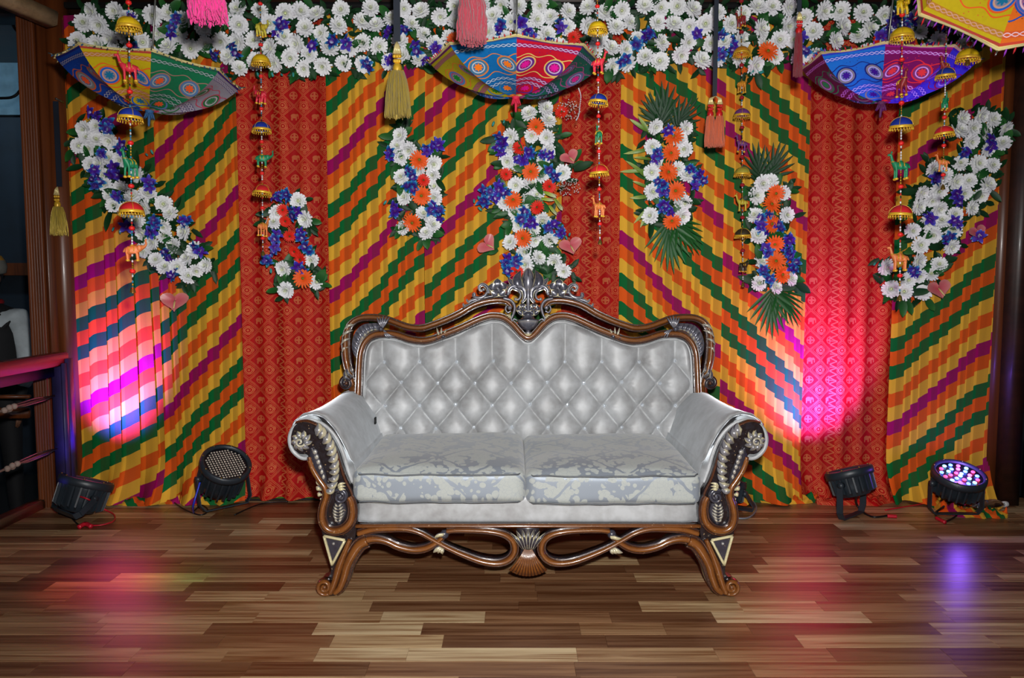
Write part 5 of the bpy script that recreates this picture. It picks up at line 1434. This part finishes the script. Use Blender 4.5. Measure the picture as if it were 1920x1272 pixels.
spray('tall central spray above the sofa crest with white chrysanthemums, lilies and pink anthuriums', D_m, gers=[(995,322),(962,375),(980,447),(1005,238)], reds=[(973,278),(1007,389),(968,510),(949,327),(1030,350),(1053, 210)], orcs=[(938,279),(993,282),(976,296),(1024,288),(939,262),(1036,324),(912,361),(931,350),(928,372),(908,380),(951,361),(979,405),(999,415),(1034,428),(1049,438),(948,487),(968,486),(951,500)], leaves=120, seed=24,
      anth=[(1068, 296, .72, .5), (914, 460, .80, .9), (1070, 462, .86, .25)], buds=[(889, 377), (898, 372), (900, 392), (1062, 446), (1068, 440), (925, 232), (945, 228)], lily=[(1020, 360, -.4, .075), (1015, 372, -.15, .07), (1040, 372, -1.0, .08), (1030, 385, -.9, .07)], green_r=46)
E_m = [(1228,237),(1284,240),(1273,262),(1232,307),(1222,323),(1223,360),(1220,405),(1271,317),(1284,280),(1272,372),(1285,380),(1278,405),(1223,275),(1290,330)]
spray('oval spray between two palm fronds beside the orange tassel', E_m, gers=[(1263,255),(1258,287),(1253,323),(1267,358),(1260,415)], orcs=[(1255,243),(1233,290),(1240,343),(1250,395),(1247,362),(1300,317),(1313,332),(1297,347),(1240,385)], leaves=18, seed=25,
      fronds=[(1243, 245, 1.57, 1.15), (1240, 240, 2.0, .9), (1262, 245, 1.0, .95), (1250, 408, -1.45, 1.15), (1262, 405, -1.0, .95)], var=[(1218,250,2.2),(1212,245,2.6),(1220,300,2.9),(1212,320,3.2),(1214,352,2.7),(1218,368,3.3),(1222,385,3.9),(1216,395,4.2),(1215,280,3.4),(1213,335,2.3)], green_r=18)
F_m = [(1430,345),(1417,367),(1443,342),(1468,362),(1415,405),(1474,403),(1420,443),(1427,492),(1422,532),(1452,539),(1481,523)]
spray('narrow spray with palm fronds above and below, beside the violet-lit drape edge', F_m, gers=[(1447,383),(1455,363),(1447,420),(1453,458),(1455,490),(1467,515)], orcs=[(1437,405),(1423,415),(1430,427),(1460,427),(1477,447),(1477,463),(1481,480),(1487,497),(1430,510),(1443,523),(1440,470)], leaves=34, seed=26,
      fronds=[(1425, 345, 1.75, 1.0), (1440, 340, 1.25, 1.0), (1445, 535, -1.55, 1.1), (1455, 535, -1.1, .95)], green_r=22)
G_m = [(1837,217),(1803,222),(1860,225),(1797,247),(1823,240),(1843,249),(1820,265),(1883,240),(1880,270),(1850,279),(1800,307),(1790,340),(1833,307),(1860,310),(1830,328),(1850,347),(1750,317),(1727,360),(1760,357),(1807,362),(1820,390),(1790,402),(1760,391),(1720,387),(1740,415),(1765,415),(1710,432),(1725,460),(1787,432),(1783,462),(1660,500),(1720,490),(1702,525),(1670,542),(1695,548),(1730,550),(1723,517),(1760,497),(1748,375),(1770,330),(1816,340),(1838,365),(1750,440),(1745, 515)]
spray('long diagonal spray of white chrysanthemums beside the right wooden post, with pink anthuriums', G_m, orcs=[(1810,283),(1857,267),(1753,337),(1787,367),(1797,380),(1737,405),(1793,420),(1777,450),(1717,507),(1835,440)], leaves=75, seed=27, anth=[(1832, 436, .70, .3), (1760, 543, .95, .2)], buds=[(1640, 495), (1650, 497)], green_r=30)
M_SHIRTW = plain('white_bloom', S(225, 225, 220), .7)
# ---- the long garland along the top
r = random.Random(77); gm = []; tries = 0
def gar_ok(x, y):
    if x < 430: lo, hi = 20, 106
    elif x < 640: lo, hi = 18, 130
    elif x < 830: lo, hi = 16, 122
    elif x < 1075: lo, hi = 8, 106
    elif x < 1140: lo, hi = 12, 60 if x < 1112 else 100
    elif x < 1500: lo, hi = 12, 124
    else: lo, hi = 20, 122 if x < 1770 else 100
    if 1068 < x < 1110 and y > 50: return False
    return lo < y < hi
while len(gm) < 205 and tries < 60000:
    tries += 1; x, y = r.uniform(142, 1812), r.uniform(8, 130)
    if gar_ok(x, y) and all((x - a) ** 2 + (y - c) ** 2 > 27.5 ** 2 for a, c in gm): gm.append((x, y))
go = []
while len(go) < 52:
    x, y = r.uniform(200, 1800), r.uniform(30, 122)
    if gar_ok(x, y): go.append((x, y))
gl = spray('long white chrysanthemum garland with blue orchids along the top of the drapes', gm, orcs=go, reds=[(1075, 70), (1650, 75)], gers=[(1440, 96), (855, 78)], leaves=230, seed=31, name='flower_garland', group=None, green_r=28, buds=[(r.uniform(480, 560), 140) for _ in range(5)] + [(r.uniform(1395, 1440), 135) for _ in range(5)])

# baby's breath in the central spray
for cx, cy, k in ((1066, 350, 11), (1066, 206, 12)):
    b = MB()
    for i in range(70):
        a = r.uniform(0, 2 * PI); q = math.sqrt(r.random()) * 22; p = P(cx + q * math.cos(a), cy + q * math.sin(a) * .9, YB - .10 - r.uniform(0, .04)); b.ball(p, .0035, seg=5, rings=3)
        if i % 3 == 0: b.tube([p, P(cx - 22, cy + 10, YB - .06)], .0006, 3, mi=1)
    central = [o for o in bpy.data.objects if o.get('label', '').startswith('tall central spray')][0]
    o = b.build('babys_breath', [M_SHIRTW, M_LEAF], central); o['kind'] = 'stuff'
# ================================================================== stage spotlights
M_CAN = plain('black_spotlight_plastic', S(38, 46, 54), .42, .0); M_CAN2 = plain('dark_lens_plate', S(22, 22, 26), .3)
M_LENS = plain('clear_led_lens', S(215, 205, 190), .12, .2)
def emit(name, c, s):
    g = G(name, rough=.3); g.set('color', (*c[:3], 1)); g.set('emit', c); g.set('emit_s', s); return g.m
M_LR = emit('red_led', (1, .06, .16, 1), 3.0); M_LB = emit('blue_led', (.10, .22, 1, 1), 5.0); M_LW = emit('cyan_led', (.22, .65, 1, 1), 3.5); M_LP = emit('pink_led', (1, .14, .5, 1), 2.6)
def cable(pts, r, mat, label, name='cable', Y=None):
    b = MB(); b.tube([tuple(p) for p in spline([tuple(p) for p in pts], 8)], r, 6); return tag(b.build(name, mat), label, 'cable', 'cables on the stage floor')
def can(c, axis, R, L, label, leds='off', yoke=(1, 0), nled=19, roll=0.0, seed=1, yoke_len=.2, yoke_dir=None):
    """c = centre of the front face, axis = where it shines"""
    ax = Vector(axis).normalized(); rot = ax.to_track_quat('Z', 'Y').to_matrix() @ Matrix.Rotation(roll, 3, 'Z'); c = Vector(c)
    root = empty('led_spotlight', (c.x, c.y, 0), label, 'spotlight', 'LED spotlights on the stage floor')
    b = MB(); b.lathe([(0, -L), (R * .55, -L), (R * .62, -L * .97), (R * .80, -L * .62), (R * .86, -L * .3), (R * .93, -.03), (R * .93, -.015)], c, 40, rot)
    bd = b.build('housing', M_CAN, root)
    nr = 22
    for k in range(nr):
        a = k * 2 * PI / nr; f = MB()
        d = rot @ Vector((math.cos(a), math.sin(a), 0)); s_ = rot @ Vector((-math.sin(a), math.cos(a), 0))
        q = [c + d * R * .78 + ax * (-L * .9), c + d * R * .95 + ax * (-L * .82), c + d * R * .98 + ax * (-.03), c + d * R * .85 + ax * (-.03)]
        n = len(f.v)
        for w_ in (-.004, .004):
            for p in q: f.vert(p + s_ * w_)
        f.face((0, 1, 2, 3)); f.face((7, 6, 5, 4)); f.face((0, 4, 5, 1)); f.face((1, 5, 6, 2)); f.face((2, 6, 7, 3)); f.face((3, 7, 4, 0))
        put('cooling_fin', f.mesh('cooling_fin', M_CAN, smooth=False), bd)
    b = MB(); b.lathe([(R * .93, -.032), (R * 1.03, -.03), (R * 1.05, -.012), (R * 1.04, .006), (R * .97, .012), (R * .90, .008), (R * .88, -.004)], c, 40, rot); rg = b.build('front_ring', M_CAN, root)
    for k in range(8):
        a = k * PI / 4 + .2; s_ = MB(); s_.ball(c + rot @ Vector((R * .97 * math.cos(a), R * .97 * math.sin(a), .012)), .005, seg=7, rings=4); put('screw', s_.mesh('screw', M_BELL), rg)
    b = MB(); b.lathe([(0, -.008), (R * .9, -.008)], c, 32, rot); pt = b.build('lens_plate', M_CAN2, root)
    r = random.Random(seed)
    if leds == 'off':
        bm = MB(); bm.ball((0, 0, 0), (R * .042, R * .042, R * .03), seg=8, rings=4); me = bm.mesh('led_lens', M_LENS); st_ = R * .118
        for i in range(-7, 8):
            for j in range(-7, 8):
                x = i * st_; y = j * st_
                if math.hypot(x, y) < R * .8: put('led_lens', me, pt, loc=c + rot @ Vector((x, y, -.004)), rot=rot)
    else:
        mats = [M_LR, M_LB, M_LW, M_LP]; mes = []
        for m in mats: bm = MB(); bm.ball((0, 0, 0), (R * .085, R * .085, R * .05), seg=10, rings=6); mes.append(bm.mesh('led', m))
        k = 0
        for rad, n in ((.12, 3), (.40, 9), (.68, 14)):
            for q in range(n):
                a = q * 2 * PI / n + rad * 3; put('led', mes[(1, 0, 2, 3, 1, 2, 0)[k % 7]], pt, loc=c + rot @ Vector((R * rad * math.cos(a), R * rad * math.sin(a), -.002)), rot=rot); k += 1
    # yoke: U-shaped strap pivoted on the sides
    side = rot @ Vector((yoke[0], yoke[1], 0)); piv = c + ax * (-L * .45); yd = Vector(yoke_dir).normalized() if yoke_dir else -ax
    for sg in (-1, 1):
        k = MB(); k.tube([piv + side * sg * R * .9, piv + side * sg * (R * 1.13)], [.016, .016], 10); put('pivot_knob', k.mesh('pivot_knob', M_CAN), root)
    pts = [piv + side * R * 1.1, piv + side * R * 1.1 + yd * yoke_len * .8, piv + side * R * .9 + yd * yoke_len, piv - side * R * .9 + yd * yoke_len, piv - side * R * 1.1 + yd * yoke_len * .8, piv - side * R * 1.1]
    nrm = side.cross(yd).normalized(); b = MB()
    for i in range(len(pts) - 1):
        a_, d_ = pts[i], pts[i + 1]; t = (d_ - a_).normalized(); o_ = t.cross(nrm) * .003; w_ = nrm * .016; n = len(b.v)
        for p in (a_, d_):
            for s1 in (-1, 1):
                for s2 in (-1, 1): b.vert(p + o_ * s1 + w_ * s2)
        for q in ((0, 1, 3, 2), (4, 6, 7, 5), (0, 4, 5, 1), (2, 3, 7, 6), (0, 2, 6, 4), (1, 5, 7, 3)): b.face([n + z for z in q])
    b.build('yoke_bracket', M_CAN, root, smooth=False)
    return root
def minz(loc, z): return max(loc, z)
# each can: face centre from the picture at its real distance
can(P(163, 902, 3.93), (.22, .30, .93), .128, .16, 'dark LED spotlight leaning at the foot of the pink-lit drape, red wire over it', yoke=(1, 0), yoke_dir=(-.25, -.8, -.45), yoke_len=.13, seed=1)
can(P(424, 869, 3.96), (.42, -.42, .80), .125, .20, 'unlit LED spotlight tilted up showing rows of clear lenses, left of the sofa', yoke=(1, 0), yoke_dir=(.15, -.10, -1), yoke_len=.17, seed=2)
can(P(1591, 883, 3.93), (-.22, .26, .93), .115, .13, 'dark LED spotlight standing on its bracket before the magenta-lit brocade', yoke=(1, 0), yoke_dir=(0, -.05, -1), yoke_len=.175, seed=3)
can(P(1799, 889, 3.90), (.0, -.34, .94), .124, .13, 'lit LED spotlight glowing blue and red beside the right wooden post', 'on', yoke=(1, 0), yoke_dir=(0, .0, -1), yoke_len=.16, seed=4)
can(P(1368, 905, 4.02), (.15, .25, .9), .085, .11, 'small dark spotlight half hidden behind the right sofa leg', yoke=(1, 0), yoke_dir=(.5, -.1, -.85), yoke_len=.10, seed=5)
lp = P(1799, 889, 3.90); lamp('lit_can_glow', 'POINT', (lp.x, lp.y - .03, lp.z + .045), (0, 0, 0), 3.0, (.25, .1, 1.0), shadow_soft_size=.03)

M_RED_W = plain('red_wire', S(190, 25, 45), .4); M_BLK_W = plain('black_cable', S(14, 15, 18), .45); M_GRN_W = plain('green_wire', S(60, 150, 40), .4); M_BLU_W = plain('blue_wire', S(25, 50, 190), .4); M_TEAL_W = plain('teal_wire', S(70, 130, 120), .4); M_GREY_W = plain('grey_cable', S(120, 125, 135), .4)
z = lambda x, y, h=.006: PZ(x, y, h)
cable([P(104, 946, 3.86), P(125, 934, 3.84), P(145, 931, 3.82), P(168, 938, 3.80), z(195, 955, .02), z(214, 966), z(212, 978), z(190, 985), z(165, 986)], .0042, M_RED_W, 'red wire looping over the left spotlight onto the floor')
cable([z(148, 989, .01), z(160, 983, .012), z(171, 988, .008)], .012, M_RED_W, 'red taped plug on the floor before the left spotlight', 'taped_plug')
cable([z(125, 952), z(132, 968), z(142, 980), z(150, 987)], .004, M_BLK_W, 'black lead from the left spotlight to its red plug')
cable([P(104, 930, 4.08), z(96, 934, .02), z(84, 930, .03), z(80, 925, .05)], .003, M_GRN_W, 'thin green wire at the foot of the left wooden post')
cable([z(320, 938), z(345, 955), z(375, 966), z(390, 958), z(378, 948), z(362, 960)], .004, M_BLK_W, 'black lead coiled at the unlit spotlight')
cable([z(440, 966), z(470, 952), z(500, 943), z(540, 941)], .004, M_BLK_W, 'thin black lead running from the unlit spotlight toward the brocade')
cable([z(205, 942), z(300, 940), z(420, 938), z(520, 937), z(600, 936), z(640, 935)], .007, M_BLK_W, 'thick black cable along the foot of the left drapes')
cable([z(430, 935), z(470, 936), z(520, 934), z(590, 934)], .004, M_GRN_W, 'yellow-green wire along the foot of the left brocade drape')
cable([P(375, 905, 3.82), P(369, 925, 3.80), P(362, 950, 3.80), z(363, 962, .01)], .005, M_BLU_W, 'blue-taped lead hanging from the unlit spotlight')
cable([P(1606, 925, 3.86), z(1606, 945, .04), z(1620, 962), z(1640, 970), z(1665, 967), z(1680, 967)], .0055, M_BLK_W, 'black lead of the standing spotlight ending in a red plug')
cable([z(1664, 968, .01), z(1681, 969, .01)], .010, M_RED_W, 'red taped plug beside the standing spotlight', 'taped_plug')
cable([z(1660, 957), z(1695, 951), z(1730, 945), z(1755, 938)], .004, M_RED_W, 'red wire along the floor between the two right spotlights')
cable([z(1675, 934), z(1705, 936), z(1735, 934), z(1760, 933)], .004, M_TEAL_W, 'teal wires at the foot of the rightmost striped drape')
cable([P(1770, 950, 3.80), z(1754, 962), z(1757, 972), z(1770, 979), z(1790, 970), z(1800, 958)], .005, M_BLK_W, 'black lead looped under the lit spotlight')
cable([z(1756, 972, .01), z(1772, 980, .01)], .010, M_RED_W, 'red taped plug under the lit spotlight', 'taped_plug')
cable([z(1378, 972), z(1400, 972), z(1414, 963), z(1418, 950), z(1410, 938), z(1402, 934)], .005, M_GREY_W, 'grey cable looping out behind the right sofa leg')
# wires looped on the hall wall, upper left
cable([P(22, 10, 4.6), P(24, 45, 4.6), P(34, 62, 4.6), P(39, 75, 4.6), P(39, 110, 4.6), P(44, 150, 4.6), P(36, 172, 4.6), P(20, 183, 4.6), P(-10, 184, 4.6)], .008, M_BLK_W, 'black cable looping down the left wooden post against the blue wall', 'wall_cable')

# ================================================================== railing, ropes, left side
M_RAILR = plain('red_painted_rail', S(140, 22, 22), .4); M_RAILN = plain('navy_painted_metal', S(50, 42, 88), .45); M_ROPE = plain('rope_fibre', S(150, 130, 120), .8)
rl = empty('stage_railing', (XL - .03, 4.0, 0), 'red and navy railing on the left edge of the stage, lit blue', 'railing')
XR = P(118, 672, 4.0).x; zt = P(118, 672, 4.0).z
b = MB(); b.box((XR - .005, 2.9, zt), (.075, 2.2, .065)); put('top_rail', bevelled(b, M_RAILR, .006), rl)
b = MB(); b.box((XR - .035, 2.9, zt - .062), (.02, 2.2, .06)); put('under_rail', bevelled(b, M_RAILN, .003), rl)
b = MB(); b.box((XR + .0, 3.99, zt / 2), (.085, .06, zt)); put('post', bevelled(b, M_RAILN, .004), rl)
b = MB(); b.box((XR + .035, 3.95, zt / 2), (.012, .05, zt - .04)); put('flange', bevelled(b, M_RAILN, .002), rl)
b = MB(); b.box((XR - .0, 1.82, zt / 2 - .0), (.06, .06, zt)); put('post', bevelled(b, M_RAILN, .004), rl)
for (pa, pc, Y0) in (((108, 743), 745, 3.94), ((110, 842), 845, 3.94)):
    z0 = P(pa[0], pa[1], Y0).z; rp = empty('rope_line', (XR, Y0, z0), ('upper' if pa[1] < 800 else 'lower') + ' knotted rope of the stage railing', 'rope', 'ropes of the stage railing')
    b = MB(); b.tube([(XR - .02, Y0, z0), (XR - .03, 3.3, z0 - .015), (XR - .03, 2.6, z0 - .018), (XR - .02, 1.85, z0)], .0065, 7); b.build('rope', M_ROPE, rp)
    b = MB()
    for i in range(4): b.ball((XR - .02 + (i % 2) * .012, 3.55 + i * .018, z0 - .008 + (i % 2) * .01), (.016, .014, .015), seg=8, rings=5)
    b.build('knot', M_ROPE, rp)
    b = MB(); b.tube([(XR - .018, Y0 - .005, z0), (XR - .03, 3.8, z0 + .010), (XR - .03, 3.66, z0 + .004), (XR - .018, 3.6, z0 - .006), (XR - .008, 3.68, z0 - .010), (XR - .008, 3.84, z0 - .006)], .004, 6, closed=True); b.build('shackle', M_ROD, rp)
# timber further back behind the railing
tf = empty('timber_frame', (P(86, 800, 4.45).x, 4.45, 0), 'rough brown timber post and cross board behind the stage railing', 'timber frame')
X0, X1 = P(66, 800, 4.45).x, P(86, 800, 4.45).x
b = MB(); b.box(((X0 + X1) / 2, 4.48, .1), (X1 - X0, .06, 1.75)); put('post', bevelled(b, M_POST, .004), tf)
X0, X1 = P(86.5, 800, 4.45).x, P(106, 800, 4.45).x
b = MB(); b.box(((X0 + X1) / 2, 4.47, .1), (X1 - X0, .06, 1.75)); put('post', bevelled(b, M_POST, .004), tf)
zc = P(30, 772, 4.6).z; X0, X1 = P(-80, 772, 4.6).x, P(66, 772, 4.6).x
b = MB(); b.box(((X0 + X1) / 2, 4.55, zc), (X1 - X0, .04, .06)); put('cross_board', bevelled(b, M_POST, .004), tf)
zc = P(30, 742, 4.6).z
b = MB(); b.box(((X0 + X1) / 2, 4.56, zc), (X1 - X0, .03, .02)); put('cross_board', bevelled(b, M_POST, .003), tf)

# the clear bottle and the white box on the right
g = G('clear_bottle_plastic', rough=.06); g.set('trans', 1.0); g.set('ior', 1.35); g.set('color', (.92, .95, 1, 1)); M_PET = g.m
M_CAPW = plain('white_cap_plastic', S(215, 215, 215), .4)
A = PZ(1846, 950, .038); Bq = PZ(1900, 944, .035); ax = (Bq - A).normalized()
bt = empty('plastic_bottle', (A.x, A.y, 0), 'clear plastic water bottle with white cap lying by the right post', 'bottle'); rot = ax.to_track_quat('Z', 'Y').to_matrix(); L = .2
b = MB(); b.lathe([(0, 0), (.026, .0), (.034, .01), (.034, .05), (.032, .055), (.034, .06), (.034, .09), (.032, .095), (.034, .10), (.034, .13), (.026, .16), (.014, .18), (.012, .2)], A - ax * .06, 20, rot); b.build('body', M_PET, bt)
b = MB(); b.lathe([(.012, .195), (.0155, .195), (.0155, .218), (.014, .22), (0, .22)], A - ax * .06, 16, rot); b.build('cap', M_CAPW, bt)
bx = P(1908, 890, 4.3); M_BOXG = plain('pale_blue_grey_panel', S(105, 122, 138), .6)
eb = empty('equipment_case', (bx.x, 4.3, 0), 'pale grey equipment case with black frame at the right edge', 'case')
b = MB(); b.box((bx.x + .10, 4.12, .20), (.26, .2, .36)); put('panel', bevelled(b, M_BOXG, .008), eb)
b = MB(); b.box((bx.x - .055, 4.05, .28), (.04, .05, .56)); put('frame', bevelled(b, M_BLK, .004), eb)
b = MB(); b.box((bx.x + .10, 4.10, .50), (.27, .18, .035)); put('shelf', bevelled(b, M_POST, .004), eb)
b = MB(); b.box((bx.x + .08, 4.05, .56), (.30, .05, .03)); put('frame', bevelled(b, M_BLK, .004), eb)

# ================================================================== the person beyond the railing
M_SHIRT = plain('white_shirt_cotton', S(190, 200, 205), .8); M_VEST = plain('black_waistcoat', S(12, 14, 18), .8); M_SKIN = plain('skin', S(120, 80, 58), .55); M_CAPF = plain('grey_cap_fabric', S(120, 118, 110), .85); M_CAPO = plain('ochre_turban_cloth', S(190, 130, 20), .8); M_TROU = plain('dark_trousers', S(14, 14, 18), .8); M_REDC = plain('red_neckerchief', S(160, 10, 20), .7); M_HAIR = plain('dark_hair', S(12, 10, 10), .7)
px0 = P(-22, 600, 5.0).x; pz = -.41
ps = empty('person', (px0, 5.0, pz), 'person in white shirt, dark waistcoat and ochre-topped cap standing beyond the railing', 'person')
def skin(name, V, Ed, Rr, mat, parent, root=0, lv=2):
    me = bpy.data.meshes.new(name); me.from_pydata(V, Ed, []); o = bpy.data.objects.new('tmp', me); COL.objects.link(o)
    sk = o.modifiers.new('s', 'SKIN')
    for i, q in enumerate(Rr): me.skin_vertices[0].data[i].radius = (q, q) if not isinstance(q, tuple) else q
    me.skin_vertices[0].data[root].use_root = True
    ss = o.modifiers.new('u', 'SUBSURF'); ss.levels = lv; ss.render_levels = lv
    m2 = bpy.data.meshes.new_from_object(o.evaluated_get(bpy.context.evaluated_depsgraph_get())); bpy.data.objects.remove(o)
    m2.materials.clear(); m2.materials.append(mat)
    for p in m2.polygons: p.use_smooth = True; p.material_index = 0
    return put(name, m2, parent, loc=(0, 0, 0), local=True)
# body: pelvis 0 ... facing -X/-Y side, seen from behind the rail
V = [(0, 0, .92), (0, 0, 1.08), (0, .0, 1.25), (0, 0, 1.42), (0, 0, 1.50), (0, 0, 1.56),
     (.10, 0, .86), (.11, .01, .48), (.11, .03, .08), (.11, -.12, .03), (-.10, 0, .86), (-.11, .01, .48), (-.11, .03, .08), (-.11, -.12, .03),
     (.19, 0, 1.40), (.235, .02, 1.12), (.225, -.06, .90), (.22, -.08, .82), (-.19, 0, 1.40), (-.235, .02, 1.12), (-.225, -.06, .90), (-.22, -.08, .82)]
Ed = [(0, 1), (1, 2), (2, 3), (3, 4), (4, 5), (0, 6), (6, 7), (7, 8), (8, 9), (0, 10), (10, 11), (11, 12), (12, 13), (3, 14), (14, 15), (15, 16), (16, 17), (3, 18), (18, 19), (19, 20), (20, 21)]
Rr = [.15, .13, .145, .13, .055, .055, .09, .06, .045, .04, .09, .06, .045, .04, .065, .048, .035, .03, .065, .048, .035, .03]
skin('body', V, Ed, Rr, M_TROU, ps)
skin('shirt', [(0, 0, .98), (0, 0, 1.15), (0, 0, 1.30), (0, 0, 1.43), (.19, 0, 1.41), (.24, .02, 1.14), (.235, -.05, .93), (-.19, 0, 1.41), (-.24, .02, 1.14), (-.235, -.05, .93)], [(0, 1), (1, 2), (2, 3), (3, 4), (4, 5), (5, 6), (3, 7), (7, 8), (8, 9)], [.16, .145, .155, .135, .075, .065, .05, .075, .065, .05], M_SHIRT, ps)
b = MB(); b.lathe([(.17, 1.0), (.178, 1.15), (.182, 1.3), (.15, 1.42), (.09, 1.46)], seg=24, rfn=lambda th, i: 1 + .12 * math.cos(2 * th)); put('waistcoat', b.mesh('waistcoat', M_VEST), ps, loc=(0, 0, 0), local=True)
b = MB(); b.ball((0, -.01, 1.66), (.078, .095, .115), seg=20, rings=14); b.ball((0, -.105, 1.645), (.012, .022, .02), seg=8, rings=6); b.ball((0, -.088, 1.60), (.026, .012, .008), seg=8, rings=5)
for s_ in (-1, 1): b.ball((s_ * .079, .0, 1.65), (.012, .02, .03), seg=8, rings=6)
hd = put('head', b.mesh('head', M_SKIN), ps, loc=(0, 0, 0), local=True)
for s_ in (-1, 1):
    e = MB(); e.ball((s_ * .03, -.094, 1.672), (.013, .008, .008), seg=8, rings=5); put('eye', e.mesh('eye', M_HAIR), hd, loc=(0, 0, 0), local=True)
b = MB(); b.ball((0, .012, 1.69), (.086, .10, .10), seg=18, rings=10); put('hair', b.mesh('hair', M_HAIR), hd, loc=(0, 0, 0), local=True)
b = MB(); b.lathe([(.09, 1.68), (.112, 1.69), (.120, 1.73), (.112, 1.77)], seg=20); b.lathe([(.112, 1.765), (.09, 1.80), (.05, 1.815), (.001, 1.82)], seg=20, mi=1); put('cap', b.mesh('cap', [M_CAPF, M_CAPO]), ps, loc=(0, 0, 0), local=True)
b = MB(); b.tube([(.075 * math.cos(a), .075 * math.sin(a), 1.50) for a in [i * PI / 6 for i in range(12)]], .02, 8, closed=True); put('neckerchief', b.mesh('neckerchief', M_REDC), ps, loc=(0, 0, 0), local=True)
for s_ in (-1, 1):
    b = MB(); b.ball((s_ * .22, -.085, .79), (.022, .032, .045), seg=10, rings=7)
    hnd = put('hand', b.mesh('hand', M_SKIN), ps, loc=(0, 0, 0), local=True)
    for k in range(5):
        f = MB(); y = -.105 + k * .013; L = (.055, .07, .075, .07, .055)[k] if k else .05
        f.tube([(s_ * .22, y, .765), (s_ * .216, y - .003, .765 - L * .55), (s_ * .208, y - .002, .765 - L)] if k else [(s_ * .215, -.11, .80), (s_ * .205, -.13, .775), (s_ * .20, -.135, .75)], [.009, .008, .006], 7)
        put('finger' if k else 'thumb', f.mesh('finger', M_SKIN), hnd, loc=(0, 0, 0), local=True)
